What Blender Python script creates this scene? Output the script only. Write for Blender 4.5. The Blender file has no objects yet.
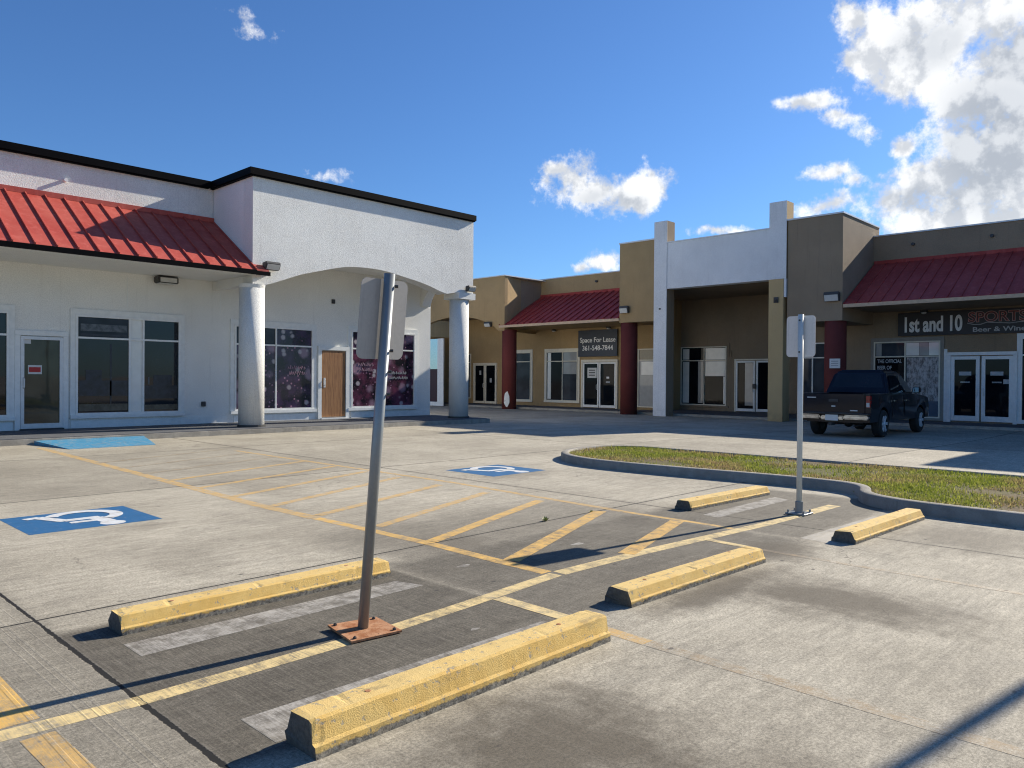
import bpy, bmesh, math, random
from mathutils import Vector, Matrix
random.seed(7)
R = math.radians
scn = bpy.context.scene
COL = scn.collection

# ------------------------------------------------------------------ camera
cam_d = bpy.data.cameras.new("camera"); cam = bpy.data.objects.new("camera", cam_d); COL.objects.link(cam)
cam_d.sensor_width = 36.0; cam_d.lens = 766.29 / 1024 * 36.0; cam_d.clip_start = 0.05; cam_d.clip_end = 4000
r_ = Vector((0.691409, -0.722425, 0.007476)); u_ = Vector((-0.000358, 0.010006, 0.99995)); b_ = Vector((-0.722464, -0.691377, 0.00666))
m3 = Matrix((r_, u_, b_)).transposed()
cam.matrix_world = Matrix.Translation((0, 0, 1.47)) @ m3.to_4x4()
scn.camera = cam
scn.cycles.filter_width = 1.1
scn.render.resolution_x = 1024; scn.render.resolution_y = 768
scn.view_settings.view_transform = 'Standard'; scn.view_settings.look = 'None'
scn.view_settings.gamma = 1.0; scn.view_settings.use_curve_mapping = False
scn.view_settings.exposure = 0.0
SUN = Vector((1.0, -0.155, 0.56)).normalized()
SUN_EL = math.asin(SUN.z); SUN_ROT = math.atan2(SUN.x, SUN.y)
EXPO = 0.64


# ------------------------------------------------------------------ node helper
class NT:
    def __init__(s, tree):
        s.t = tree; s.n = tree.nodes; s.l = tree.links

    def node(s, typ, **kw):
        n = s.n.new(typ)
        for k, v in kw.items(): setattr(n, k, v)
        return n

    def put(s, sock, v):
        if v is None: return
        if isinstance(v, bpy.types.NodeSocket): s.l.new(v, sock)
        elif isinstance(v, (tuple, list)) and sock.type == 'RGBA' and len(v) == 3: sock.default_value = (*v, 1)
        else: sock.default_value = v

    def m(s, op, a, b=None, c=None, clamp=False):
        n = s.node('ShaderNodeMath', operation=op); n.use_clamp = clamp
        s.put(n.inputs[0], a); s.put(n.inputs[1], b)
        if c is not None: s.put(n.inputs[2], c)
        return n.outputs[0]

    def mul(s, a, b): return s.m('MULTIPLY', a, b)
    def add(s, a, b): return s.m('ADD', a, b)
    def sub(s, a, b): return s.m('SUBTRACT', a, b)

    def ss(s, v, lo, hi, a=0.0, b=1.0):
        n = s.node('ShaderNodeMapRange', interpolation_type='SMOOTHSTEP')
        s.put(n.inputs['Value'], v); s.put(n.inputs['From Min'], lo); s.put(n.inputs['From Max'], hi)
        s.put(n.inputs['To Min'], a); s.put(n.inputs['To Max'], b)
        return n.outputs[0]

    def mix(s, f, a, b, mode='MIX'):
        n = s.node('ShaderNodeMix', data_type='RGBA', blend_type=mode)
        s.put(n.inputs[0], f); s.put(n.inputs[6], a); s.put(n.inputs[7], b)
        return n.outputs[2]

    def vec(s, v, scale=(1, 1, 1), loc=(0, 0, 0), rot=(0, 0, 0)):
        n = s.node('ShaderNodeMapping'); s.put(n.inputs['Vector'], v)
        n.inputs['Scale'].default_value = scale; n.inputs['Location'].default_value = loc; n.inputs['Rotation'].default_value = rot
        return n.outputs[0]

    def noise(s, v, scale=5.0, detail=4.0, rough=0.55, dist=0.0):
        n = s.node('ShaderNodeTexNoise'); s.put(n.inputs['Vector'], v); n.inputs['Scale'].default_value = scale
        n.inputs['Detail'].default_value = detail; n.inputs['Roughness'].default_value = rough; n.inputs['Distortion'].default_value = dist
        return n.outputs['Fac']

    def voro(s, v, scale=5.0, feat='F1', out='Distance', rnd=1.0):
        n = s.node('ShaderNodeTexVoronoi', feature=feat); s.put(n.inputs['Vector'], v); n.inputs['Scale'].default_value = scale
        n.inputs['Randomness'].default_value = rnd
        return n.outputs[out]

    def pos(s): return s.node('ShaderNodeNewGeometry').outputs['Position']
    def nrm(s): return s.node('ShaderNodeNewGeometry').outputs['Normal']

    def xyz(s, v):
        n = s.node('ShaderNodeSeparateXYZ'); s.put(n.inputs[0], v); return n.outputs

    def bump(s, h, strength=0.3, dist=0.01):
        n = s.node('ShaderNodeBump'); n.inputs['Strength'].default_value = strength; n.inputs['Distance'].default_value = dist
        s.put(n.inputs['Height'], h); return n.outputs[0]


def material(name):
    mt = bpy.data.materials.new(name); mt.use_nodes = True
    t = NT(mt.node_tree); t.bsdf = mt.node_tree.nodes['Principled BSDF']
    return mt, t


def fin(t, color=None, rough=None, metal=None, normal=None, spec=None, coat=None):
    b = t.bsdf
    t.put(b.inputs['Base Color'], color); t.put(b.inputs['Roughness'], rough); t.put(b.inputs['Metallic'], metal)
    t.put(b.inputs['Normal'], normal)
    if spec is not None: t.put(b.inputs['Specular IOR Level'], spec)
    if coat is not None: t.put(b.inputs['Coat Weight'], coat)


# ------------------------------------------------------------------ world: sky with clouds by direction
w = bpy.data.worlds.new("World"); scn.world = w; w.use_nodes = True
t = NT(w.node_tree); t.n.clear()
sky = t.node('ShaderNodeTexSky', sky_type='NISHITA'); sky.sun_disc = False
sky.sun_elevation = SUN_EL; sky.sun_rotation = SUN_ROT; sky.air_density = 1.0; sky.dust_density = 0.3; sky.ozone_density = 3.0
d = t.node('ShaderNodeTexCoord').outputs['Generated']
dn = t.node('ShaderNodeVectorMath', operation='NORMALIZE'); t.put(dn.inputs[0], d); d = dn.outputs[0]
dx, dy, dz = t.xyz(d)
az = t.m('ARCTAN2', dy, dx); el = t.m('ARCSINE', dz)
n_edge = t.noise(d, 22.0, 9.0, 0.62)
n_big = t.noise(d, 7.0, 3.0, 0.5)
w1 = t.mul(t.sub(t.noise(d, 14.0, 3.0, 0.5), 0.5), 0.045)
w2 = t.mul(t.sub(t.noise(t.vec(d, loc=(5, 3, 1)), 14.0, 3.0, 0.5), 0.5), 0.045)
azw = t.add(az, w1); elw = t.add(el, w2)
BLOBS = [(0.6835, 0.2472, 0.0387, 0.029, 1), (0.6511, 0.2345, 0.046, 0.0219, 1), (0.6, 0.2333, 0.0353, 0.0218, 1), (0.5811, 0.2472, 0.0226, 0.0215, 1), (0.703, 0.2632, 0.0181, 0.0133, 1), (0.2432, 0.3833, 0.0704, 0.0429, 1.65), (0.283, 0.3657, 0.0546, 0.0415, 1.65), (0.3522, 0.4089, 0.0216, 0.0199, 1), (0.3387, 0.3693, 0.0214, 0.0143, 0.9), (0.209, 0.318, 0.0545, 0.049, 1.65), (0.1943, 0.2498, 0.0578, 0.0607, 1.65), (0.1544, 0.3031, 0.0506, 0.0849, 1.65), (0.2513, 0.2202, 0.0481, 0.0343, 1.65), (0.2967, 0.2029, 0.0457, 0.031, 1.1), (0.2313, 0.1781, 0.0739, 0.0324, 1.65), (0.3743, 0.2082, 0.0287, 0.0115, 0.9), (0.2923, 0.2736, 0.0144, 0.0107, 0.9), (0.3192, 0.3427, 0.021, 0.0145, 0.8), (0.2372, 0.2767, 0.0287, 0.0258, 1.1), (0.3923, 0.322, 0.034, 0.013, 0.8), (0.412, 0.326, 0.02, 0.010, 0.75), (0.3598, 0.3055, 0.0261, 0.0108, 0.75), (0.3271, 0.2886, 0.017, 0.0097, 0.75), (0.3814, 0.2477, 0.0244, 0.0102, 0.75), (0.3525, 0.2338, 0.0152, 0.009, 0.7), (0.6427, 0.151, 0.0205, 0.0126, 0.9), (0.6696, 0.1411, 0.0155, 0.0076, 0.8), (0.5062, 0.1837, 0.0242, 0.0061, 0.8), (0.476, 0.186, 0.0167, 0.0072, 0.85), (1.1067, 0.4203, 0.0256, 0.0121, 0.48), (1.0857, 0.4046, 0.0284, 0.0124, 0.55), (0.9919, 0.248, 0.0274, 0.0083, 0.4), (0.1105, 0.1574, 0.0475, 0.0401, 1.2), (0.0726, 0.3319, 0.0588, 0.0527, 1.2)]
field = None
for (a0, e0, ra, re, k) in BLOBS:
    q1 = t.m('POWER', t.m('ABSOLUTE', t.mul(t.sub(azw, a0), 1 / (ra * 1.55))), 2.0)
    q2 = t.m('POWER', t.m('ABSOLUTE', t.mul(t.sub(elw, e0), 1 / (re * 1.55))), 2.0)
    f = t.mul(t.sub(1.0, t.m('SQRT', t.add(q1, q2))), k)
    if k < 0.6: f = t.sub(f, 0.12)
    field = f if field is None else t.m('SMOOTH_MAX', field, f, 0.15)
field = t.m('MINIMUM', field, 0.85)
n_fine = t.noise(d, 64.0, 8.0, 0.68)
dens_raw = t.add(t.sub(field, 0.34), t.add(t.mul(t.sub(n_edge, 0.5), 2.0), t.mul(t.sub(n_fine, 0.5), 1.1)))
dens = t.ss(dens_raw, -0.22, 0.42)
# thickness gives the grey underside, a noise sample shifted away from the sun gives the relief
sh_off = t.node('ShaderNodeVectorMath', operation='ADD'); t.put(sh_off.inputs[0], d)
sh_off.inputs[1].default_value = (0.006, -0.014, 0.016)
n_sh = t.noise(sh_off.outputs[0], 22.0, 6.0, 0.58)
n_a = t.noise(d, 22.0, 6.0, 0.58)
relief = t.ss(t.add(t.mul(t.sub(n_a, n_sh), 4.0), 0.5), 0.1, 0.9)
core = t.ss(t.add(t.sub(field, 0.34), t.add(t.mul(t.sub(n_a, 0.5), 1.5), t.mul(t.sub(n_big, 0.5), 1.2))), -0.05, 0.62)
grey = None
for (a0, e0, ra, re) in ((0.2075, 0.262, 0.075, 0.085), (0.262, 0.372, 0.055, 0.035), (0.17, 0.335, 0.06, 0.05), (0.64, 0.222, 0.06, 0.02), (0.27, 0.205, 0.05, 0.02)):
    q1 = t.m('POWER', t.m('ABSOLUTE', t.mul(t.sub(azw, a0), 1 / ra)), 2.0); q2 = t.m('POWER', t.m('ABSOLUTE', t.mul(t.sub(elw, e0), 1 / re)), 2.0)
    g_ = t.ss(t.m('SQRT', t.add(q1, q2)), 0.35, 1.25, 1, 0); grey = g_ if grey is None else t.m('MAXIMUM', grey, g_)
core = t.mul(core, t.add(t.mul(grey, 0.82), t.ss(n_big, 0.35, 0.62, 0.05, 0.25)))
ccol = t.mix(core, (9.6, 9.7, 9.8), (6.5, 6.8, 7.2))
ccol = t.mix(1.0, ccol, t.mix(relief, (0.74, 0.76, 0.79), (1.16, 1.15, 1.13)), 'MULTIPLY')
skc = t.mix(1.0, sky.outputs[0], (0.62, 0.94, 1.34), 'MULTIPLY')
col = t.mix(t.mul(dens, 0.96), skc, ccol)
bg = t.node('ShaderNodeBackground'); t.put(bg.inputs[0], col); bg.inputs[1].default_value = 0.066
out = t.node('ShaderNodeOutputWorld'); t.l.new(bg.outputs[0], out.inputs[0])
w.cycles.sampling_method = 'MANUAL'; w.cycles.sample_map_resolution = 1024

sd = bpy.data.lights.new("sun", 'SUN'); sd.energy = 5.0; sd.angle = R(0.53); sd.color = (1.0, 0.92, 0.79)
so = bpy.data.objects.new("sun", sd); COL.objects.link(so)
so.rotation_euler = SUN.to_track_quat('Z', 'Y').to_euler(); so.location = (40, -10, 30)
scn.view_settings.exposure = EXPO

# ------------------------------------------------------------------ geometry helpers
OFF = {}


def obj(name, bm, mat, parent=None, smooth=False, label=None):
    off = Vector(OFF.get(parent.name, (0, 0, 0))) if parent else Vector((0, 0, 0))
    if off.length: bmesh.ops.translate(bm, verts=bm.verts, vec=-off)
    me = bpy.data.meshes.new(name); bm.to_mesh(me); bm.free()
    mats = mat if isinstance(mat, (list, tuple)) else [mat]
    for q in mats: me.materials.append(q)
    if smooth:
        for p in me.polygons: p.use_smooth = True
    o = bpy.data.objects.new(name, me); COL.objects.link(o)
    if parent: o.parent = parent; OFF[o.name] = tuple(off)
    else: OFF[o.name] = (0, 0, 0)
    if label: o['label'] = label
    return o


def thing(name, loc, label, cat, group=None):
    o = bpy.data.objects.new(name, None); COL.objects.link(o); o.location = loc; OFF[o.name] = tuple(loc)
    o.empty_display_size = 0.3
    o['label'] = label; o['category'] = cat
    if group: o['group'] = group
    return o


def tag(o, label, cat, group=None):
    o['label'] = label; o['category'] = cat
    if group: o['group'] = group
    return o


def struct(name, bm, mat, smooth=False):
    o = obj(name, bm, mat, None, smooth); o['kind'] = 'structure'; return o


def NB(): return bmesh.new()


def bx(bm, x0, x1, y0, y1, z0, z1, mi=0):
    x0, x1 = sorted((x0, x1)); y0, y1 = sorted((y0, y1)); z0, z1 = sorted((z0, z1))
    v = [bm.verts.new(p) for p in ((x0, y0, z0), (x1, y0, z0), (x1, y1, z0), (x0, y1, z0), (x0, y0, z1), (x1, y0, z1), (x1, y1, z1), (x0, y1, z1))]
    fs = [(0, 3, 2, 1), (4, 5, 6, 7), (0, 1, 5, 4), (1, 2, 6, 5), (2, 3, 7, 6), (3, 0, 4, 7)]
    for f in fs:
        q = bm.faces.new([v[i] for i in f]); q.material_index = mi
    return v


def B(*a, bev=0.0, seg=2):
    bm = NB(); bx(bm, *a)
    if bev: bmesh.ops.bevel(bm, geom=bm.edges[:], offset=bev, segments=seg, affect='EDGES', clamp_overlap=True)
    return bm


def cyl(bm, p0, p1, r0, r1=None, seg=24, cap=True):
    p0 = Vector(p0); p1 = Vector(p1); r1 = r0 if r1 is None else r1
    q = (p1 - p0).to_track_quat('Z', 'Y')
    A = []; C = []
    for i in range(seg):
        a = 2 * math.pi * i / seg
        v = q @ Vector((math.cos(a), math.sin(a), 0))
        A.append(bm.verts.new(p0 + v * r0)); C.append(bm.verts.new(p1 + v * r1))
    for i in range(seg):
        j = (i + 1) % seg; bm.faces.new((A[i], A[j], C[j], C[i]))
    if cap: bm.faces.new(A[::-1]); bm.faces.new(C)


def prism(bm, pts, f, d0, d1):
    """extrude polygon pts(a,b) between depth d0,d1; f(a,b,d)->xyz"""
    A = [bm.verts.new(f(a, b, d0)) for a, b in pts]; C = [bm.verts.new(f(a, b, d1)) for a, b in pts]
    n = len(pts)
    bm.faces.new(A[::-1]); bm.faces.new(C)
    for i in range(n):
        j = (i + 1) % n; bm.faces.new((A[i], A[j], C[j], C[i]))
    bmesh.ops.recalc_face_normals(bm, faces=bm.faces)


def strip(bm, pts, wd, z, mi=0):
    """flat ribbon along a polyline on the ground"""
    L = []; Rr = []
    for i, p in enumerate(pts):
        p = Vector(p); a = Vector(pts[max(i - 1, 0)]); c = Vector(pts[min(i + 1, len(pts) - 1)])
        dr = (c - a).normalized(); nn = Vector((-dr.y, dr.x))
        L.append(bm.verts.new((*(p + nn * wd / 2), z))); Rr.append(bm.verts.new((*(p - nn * wd / 2), z)))
    for i in range(len(pts) - 1):
        bm.faces.new((Rr[i], Rr[i + 1], L[i + 1], L[i]))


def flat(bm, pts, z):
    f = bm.faces.new([bm.verts.new((*p, z)) for p in pts]); f.normal_update()
    if f.normal.z < 0: f.normal_flip()


def gz(x):
    q = min(max((x - 14) / 12, 0), 1); return -0.1 * q * q * (3 - 2 * q)


# ------------------------------------------------------------------ materials
def concrete_group():
    g = bpy.data.node_groups.new("concrete_color", 'ShaderNodeTree')
    g.interface.new_socket("Color", in_out='OUTPUT', socket_type='NodeSocketColor')
    g.interface.new_socket("Height", in_out='OUTPUT', socket_type='NodeSocketFloat')
    g.interface.new_socket("Wear", in_out='OUTPUT', socket_type='NodeSocketFloat')
    t = NT(g); P = t.pos(); x, y, z = t.xyz(P)
    big = t.noise(P, 0.55, 5, 0.6); med = t.noise(t.vec(P, (1.0, 1.7, 1)), 1.5, 8, 0.72)
    broom = t.noise(t.vec(P, (95, 3.5, 1)), 1.0, 4, 0.7)        # broom marks running along Y
    broom2 = t.noise(t.vec(P, (1.0, 30, 1)), 1.0, 3, 0.6)
    grain = t.noise(P, 70, 6, 0.85); fine = t.noise(P, 320, 2, 0.7)
    c = t.mix(t.ss(big, 0.34, 0.66), (0.385, 0.347, 0.277), (0.500, 0.455, 0.368))
    c = t.mix(t.mul(t.ss(med, 0.45, 0.75), 0.42), c, (0.232, 0.21, 0.175))
    # one slightly different tone per cast slab
    cx = t.m('FLOOR', t.mul(t.sub(x, 1.34), 1 / 6.26)); cy = t.m('FLOOR', t.mul(t.sub(y, 5.22), 1 / 5.04))
    cb = t.node('ShaderNodeCombineXYZ'); t.put(cb.inputs[0], cx); t.put(cb.inputs[1], cy)
    wn = t.node('ShaderNodeTexWhiteNoise', noise_dimensions='2D'); t.put(wn.inputs['Vector'], cb.outputs[0])
    v = t.ss(wn.outputs['Value'], 0, 1, 0.86, 1.06)
    hv = t.node('ShaderNodeHueSaturation'); t.put(hv.inputs['Value'], v); t.put(hv.inputs['Color'], c); c = hv.outputs[0]

    nz = t.mul(t.sub(t.noise(t.vec(P, (1.6, 0.8, 1)), 2.3, 8, 0.72), 0.5), 1.0)
    nz2 = t.mul(t.sub(t.noise(t.vec(P, (1, 1, 1), (9, 4, 0)), 5.0, 4, 0.65), 0.5), 0.5)

    def box(x0, x1, y0, y1, s, n=1.0):
        xx = t.add(x, t.mul(nz, n * s * 2.0)); yy = t.add(y, t.mul(t.add(nz2, nz), n * s * 2.0))
        a = t.mul(t.ss(xx, x0 - s, x0 + s), t.ss(xx, x1 - s, x1 + s, 1, 0))
        b = t.mul(t.ss(yy, y0 - s, y0 + s), t.ss(yy, y1 - s, y1 + s, 1, 0))
        return t.mul(a, b)

    def ell(cx, cy, rx, ry):
        xx = t.mul(t.sub(x, cx), 1 / rx); yy = t.mul(t.sub(y, cy), 1 / ry)
        dd = t.m('SQRT', t.add(t.mul(xx, xx), t.mul(yy, yy)))
        dd = t.add(dd, t.mul(t.add(nz, nz2), 1.3))
        return t.ss(dd, 0.25, 1.05, 1, 0)
    # old sealer left dark between the wheel stops
    dark = t.mul(t.m('MULTIPLY', t.ss(x, 1.33, 1.37), 1.0), box(0.0, 3.62, 2.72, 4.86, 0.06, 0.5))
    d2 = box(3.6, 7.0, 2.9, 4.9, 0.18, 0.6)
    d3 = t.mul(box(7.0, 9.9, 2.95, 4.8, 0.12, 0.6), 0.85)
    d4 = t.mul(box(3.8, 7.2, 4.6, 6.2, 0.35, 0.8), 0.55)
    d5 = t.mul(box(-5.0, 1.33, -3, 5.2, 0.05, 0.3), 0.42)
    dd = t.m('MAXIMUM', t.m('MAXIMUM', t.m('MAXIMUM', dark, t.mul(d2, 0.9)), d3), t.m('MAXIMUM', d4, d5))
    dd = t.mul(dd, t.ss(t.add(t.mul(broom, 0.55), t.mul(med, 0.9)), 0.45, 1.05, 1.08, 0.72))
    c = t.mix(t.m('MINIMUM', t.mul(dd, 0.92), 0.93), c, (0.082, 0.072, 0.057))
    mid = t.noise(P, 17, 7, 0.8); mid2 = t.noise(t.vec(P, (3.0, 14, 1)), 1.0, 7, 0.75)
    c = t.mix(1.0, c, t.mix(t.ss(mid, 0.3, 0.7), (0.80, 0.80, 0.79), (1.13, 1.13, 1.12)), 'MULTIPLY')
    c = t.mix(1.0, c, t.mix(t.ss(mid2, 0.32, 0.68), (0.82, 0.82, 0.81), (1.10, 1.10, 1.09)), 'MULTIPLY')
    # oil and tyre stains in the stalls
    st = None
    for e, k in (((2.35, 1.95, 0.85, 0.75), 0.92), ((2.3, 1.2, 0.9, 0.6), 0.6), ((5.25, 2.0, 0.60, 1.15), 0.9), ((3.7, 0.3, 0.8, 0.5), 0.3), ((5.35, 2.6, 0.55, 0.3), 0.4),
                 ((8.2, 1.8, 1.1, 0.9), 0.6), ((5.0, 9.4, 0.5, 1.4), 0.25), ((2.6, 6.2, 0.45, 1.0), 0.3), ((3.1, 6.6, 1.2, 0.35), 0.2),
                 ((4.35, 7.9, 0.3, 0.5), 0.25), ((2.9, 7.75, 0.5, 0.25), 0.3), ((8.5, 8.0, 1.0, 0.45), 0.4), ((6.35, 2.9, 0.6, 0.45), 0.85), ((4.9, 2.65, 1.3, 0.26), 0.9), ((2.6, 4.95, 1.1, 0.18), 0.5), ((4.6, 5.1, 0.5, 0.5), 0.4)):
        q = t.mul(ell(*e), k); st = q if st is None else t.m('MAXIMUM', st, q)
    st = t.mul(st, t.ss(t.add(t.mul(grain, 0.6), t.mul(broom, 0.5)), 0.35, 0.72, 0.80, 1.0))
    c = t.mix(t.m('MINIMUM', st, 0.9), c, (0.090, 0.074, 0.052))
    # streaks by brooming, grain, spots
    c = t.mix(t.mul(t.ss(broom, 0.45, 0.8), 0.13), c, (0.5, 0.46, 0.39))
    c = t.mix(t.mul(t.ss(broom2, 0.50, 0.75), 0.30), c, (0.15, 0.135, 0.11))
    c = t.mix(1.0, c, t.mix(t.ss(grain, 0.30, 0.70), (0.50, 0.50, 0.49), (1.42, 1.41, 1.39)), 'MULTIPLY')
    c = t.mix(1.0, c, t.mix(t.ss(fine, 0.3, 0.7), (0.72, 0.72, 0.72), (1.24, 1.24, 1.24)), 'MULTIPLY')
    spot = t.mul(t.ss(t.voro(t.vec(P, (1, 1.9, 1)), 2.3), 0.04, 0.075, 1, 0), t.ss(t.noise(P, 1.4, 2), 0.42, 0.50))
    c = t.mix(t.mul(spot, 0.75), c, (0.05, 0.045, 0.04))
    pit = t.mul(t.ss(t.voro(P, 17), 0.06, 0.12, 1, 0), t.ss(t.noise(t.vec(P, loc=(3, 8, 0)), 2.2, 3), 0.50, 0.58))
    c = t.mix(t.mul(pit, 0.55), c, (0.09, 0.08, 0.065))
    ck = t.node('ShaderNodeTexVoronoi', feature='DISTANCE_TO_EDGE'); dw = t.node('ShaderNodeVectorMath', operation='ADD')
    nn_ = t.node('ShaderNodeTexNoise'); nn_.inputs['Scale'].default_value = 1.6; nn_.inputs['Detail'].default_value = 7; t.put(nn_.inputs['Vector'], P)
    t.put(dw.inputs[0], P); t.put(dw.inputs[1], nn_.outputs['Color']); t.put(ck.inputs['Vector'], dw.outputs[0]); ck.inputs['Scale'].default_value = 0.33
    crack = t.mul(t.ss(ck.outputs['Distance'], 0.0, 0.0022, 1, 0), t.ss(t.noise(P, 0.5, 2), 0.50, 0.56))
    c = t.mix(t.mul(crack, 0.7), c, (0.06, 0.052, 0.042))
    # joints
    xw = t.add(x, t.mul(nz2, 0.03)); yw = t.add(y, t.mul(nz2, 0.025))
    jx = t.m('ABSOLUTE', t.mul(t.sub(t.m('FRACT', t.add(t.mul(t.sub(xw, 1.34), 1 / 6.26), 0.5)), 0.5), 6.26))
    jy = t.m('ABSOLUTE', t.mul(t.sub(t.m('FRACT', t.add(t.mul(t.sub(yw, 5.22), 1 / 5.04), 0.5)), 0.5), 5.04))
    wide = t.ss(t.add(t.m('ABSOLUTE', t.sub(x, 1.34)), t.mul(t.m('MAXIMUM', t.sub(y, 4.6), 0), 2)), 0.2, 1.2, 0.010, 0.006)
    crk = t.add(wide, t.mul(t.add(nz2, t.mul(t.sub(t.noise(P, 26, 3, 0.8), 0.5), 0.5)), 0.045))
    jy = t.add(jy, t.ss(y, 2.0, 1.9))
    J = t.m('MAXIMUM', t.ss(jx, crk, t.add(crk, 0.006), 1, 0), t.ss(jy, 0.006, 0.014, 1, 0))
    dust = t.m('MAXIMUM', t.ss(jx, 0.0, 0.10, 1, 0), t.ss(jy, 0.0, 0.07, 1, 0))
    c = t.mix(t.mul(dust, 0.28), c, (0.13, 0.115, 0.09))
    c = t.mix(J, c, (0.018, 0.017, 0.015))
    # broom grooves of the near-left slab (run along Y) with irregular spacing
    gv = t.noise(t.vec(P, (24, 0.05, 1)), 1.0, 2, 0.5)
    G = t.mul(t.ss(gv, 0.56, 0.62), t.ss(x, 1.25, 1.5, 1, 0.25))
    c = t.mix(t.mul(t.mul(G, t.ss(grain, 0.35, 0.6)), 0.16), c, (0.46, 0.42, 0.34))
    h = t.add(t.mul(broom, 0.35), t.add(t.mul(grain, 0.5), t.mul(J, -2.5)))
    h = t.add(h, t.mul(G, 0.6))
    wear = t.add(t.mul(grain, 0.4), t.add(t.mul(broom, 0.35), t.mul(t.noise(P, 9, 5, 0.7), 0.5)))
    o = t.node('NodeGroupOutput'); t.put(o.inputs[0], c); t.put(o.inputs[1], h); t.put(o.inputs[2], wear)
    return g


CG = concrete_group()


def ground_mat():
    mt, t = material("lot_concrete"); g = t.node('ShaderNodeGroup'); g.node_tree = CG
    fin(t, g.outputs[0], 0.88, None, t.bump(g.outputs[1], 0.28, 0.004), 0.3); return mt


def paint_mat(name, colr, wear, dirt=0.3):
    """worn paint over the same concrete; wear 0..1"""
    mt, t = material(name); g = t.node('ShaderNodeGroup'); g.node_tree = CG; P = t.pos()
    f = t.ss(g.outputs[2], 0.62 - wear * 0.28, 0.86 - wear * 0.28, 1, 0.0)
    n = t.noise(P, 6, 4, 0.6)
    c = t.mix(t.mul(t.ss(n, 0.4, 0.75), dirt), colr, tuple(q * 0.5 for q in colr))
    c = t.mix(f, g.outputs[0], c)
    fin(t, c, 0.75, None, t.bump(g.outputs[1], 0.4, 0.005), 0.35); return mt


def stucco(name, colr, var=0.08, bumpy=0.5, scale=1.0, dirt=(0.2, 0.19, 0.17), streak=0.25):
    mt, t = material(name); P = t.pos(); x, y, z = t.xyz(P)
    big = t.noise(P, 0.5, 5, 0.6); c = t.mix(t.ss(big, 0.3, 0.7), tuple(q * (1 - var) for q in colr), tuple(min(q * (1 + var), .9) for q in colr))
    pat = t.noise(t.vec(P, (3, 3, 2.2)), 1.0, 2, 0.5)
    c = t.mix(t.mul(t.ss(pat, 0.5, 0.62), var), c, tuple(q * 0.8 for q in colr))
    st = t.noise(t.vec(P, (6, 6, 0.22)), 1.3, 6, 0.7)
    c = t.mix(t.mul(t.ss(st, 0.55, 0.8), streak), c, dirt)
    g = t.noise(P, 42 * scale, 4, 0.75); g2 = t.noise(P, 130 * scale, 2, 0.6)
    c = t.mix(1.0, c, t.mix(t.ss(g, 0.3, 0.7), (0.84, 0.84, 0.84), (1.08, 1.08, 1.08)), 'MULTIPLY')
    foot = t.mul(t.ss(z, 0.0, 0.45, 1, 0), t.ss(t.noise(P, 4, 4), 0.4, 0.6))
    c = t.mix(t.mul(foot, 0.35), c, dirt)
    fin(t, c, 0.85, None, t.bump(t.add(g, t.mul(g2, 0.4)), bumpy, 0.02), 0.25); return mt


def plain(name, colr, rough=0.6, metal=0.0, var=0.1, nscale=8, bump=0.0, coat=None, spec=None):
    mt, t = material(name); P = t.node('ShaderNodeTexCoord').outputs['Object']
    n = t.noise(P, nscale, 5, 0.6)
    c = t.mix(t.ss(n, 0.3, 0.7), tuple(q * (1 - var) for q in colr), tuple(min(1, q * (1 + var)) for q in colr))
    fin(t, c, t.ss(n, 0.2, 0.8, rough * 0.9, min(1, rough * 1.1)), metal, t.bump(n, bump, 0.005) if bump else None, spec, coat); return mt


M = {}
M['ground'] = ground_mat()
M['yellow'] = paint_mat("yellow_road_paint", (0.70, 0.43, 0.12), 0.28)
M['yellow_pale'] = paint_mat("pale_yellow_road_paint", (0.76, 0.58, 0.27), 0.28)
M['yellow_faded'] = paint_mat("faded_yellow_road_paint", (0.60, 0.38, 0.13), 0.33)
M['yellow_ghost'] = paint_mat("ghost_yellow_road_paint", (0.33, 0.235, 0.13), 0.55)
M['blue'] = paint_mat("blue_stall_paint", (0.022, 0.125, 0.28), -0.15, 0.25)
M['blue_light'] = paint_mat("light_blue_ramp_paint", (0.045, 0.26, 0.44), 0.12, 0.35)
M['white_paint'] = paint_mat("white_road_paint", (0.66, 0.68, 0.68), 0.15, 0.2)
M['grey_strip'] = paint_mat("bare_grey_strip", (0.45, 0.42, 0.365), 0.42, 0.4)
M['white_wall'] = stucco("white_rough_stucco", (0.85, 0.84, 0.79), 0.08, 1.0, 1.0, (0.45, 0.44, 0.41), 0.5)
M['white_smooth'] = stucco("white_smooth_wall", (0.83, 0.82, 0.77), 0.05, 0.25, 1.0, (0.45, 0.44, 0.40), 0.3)
M['tan'] = stucco("tan_stucco", (0.41, 0.285, 0.145), 0.10, 0.5, 1.0, (0.22, 0.155, 0.09), 0.5)
M['brown'] = stucco("brown_grey_stucco", (0.30, 0.228, 0.155), 0.10, 0.5, 1.0, (0.12, 0.095, 0.075), 0.5)
M['gold'] = stucco("gold_stucco", (0.56, 0.40, 0.20), 0.07, 0.3, 1.0, (0.18, 0.15, 0.09), 0.25)
M['cool_white'] = stucco("cool_white_stucco", (0.76, 0.76, 0.76), 0.06, 0.3, 1.0, (0.42, 0.43, 0.44), 0.45)
M['maroon'] = stucco("maroon_column_paint", (0.15, 0.035, 0.03), 0.12, 0.3, 1.0, (0.05, 0.03, 0.025), 0.25)
M['walk'] = stucco("painted_grey_walkway", (0.13, 0.135, 0.145), 0.1, 0.3, 1.0, (0.08, 0.08, 0.08), 0.2)
M['kerb'] = stucco("kerb_concrete", (0.38, 0.355, 0.305), 0.14, 0.6, 2.0, (0.12, 0.11, 0.095), 0.55)
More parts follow.
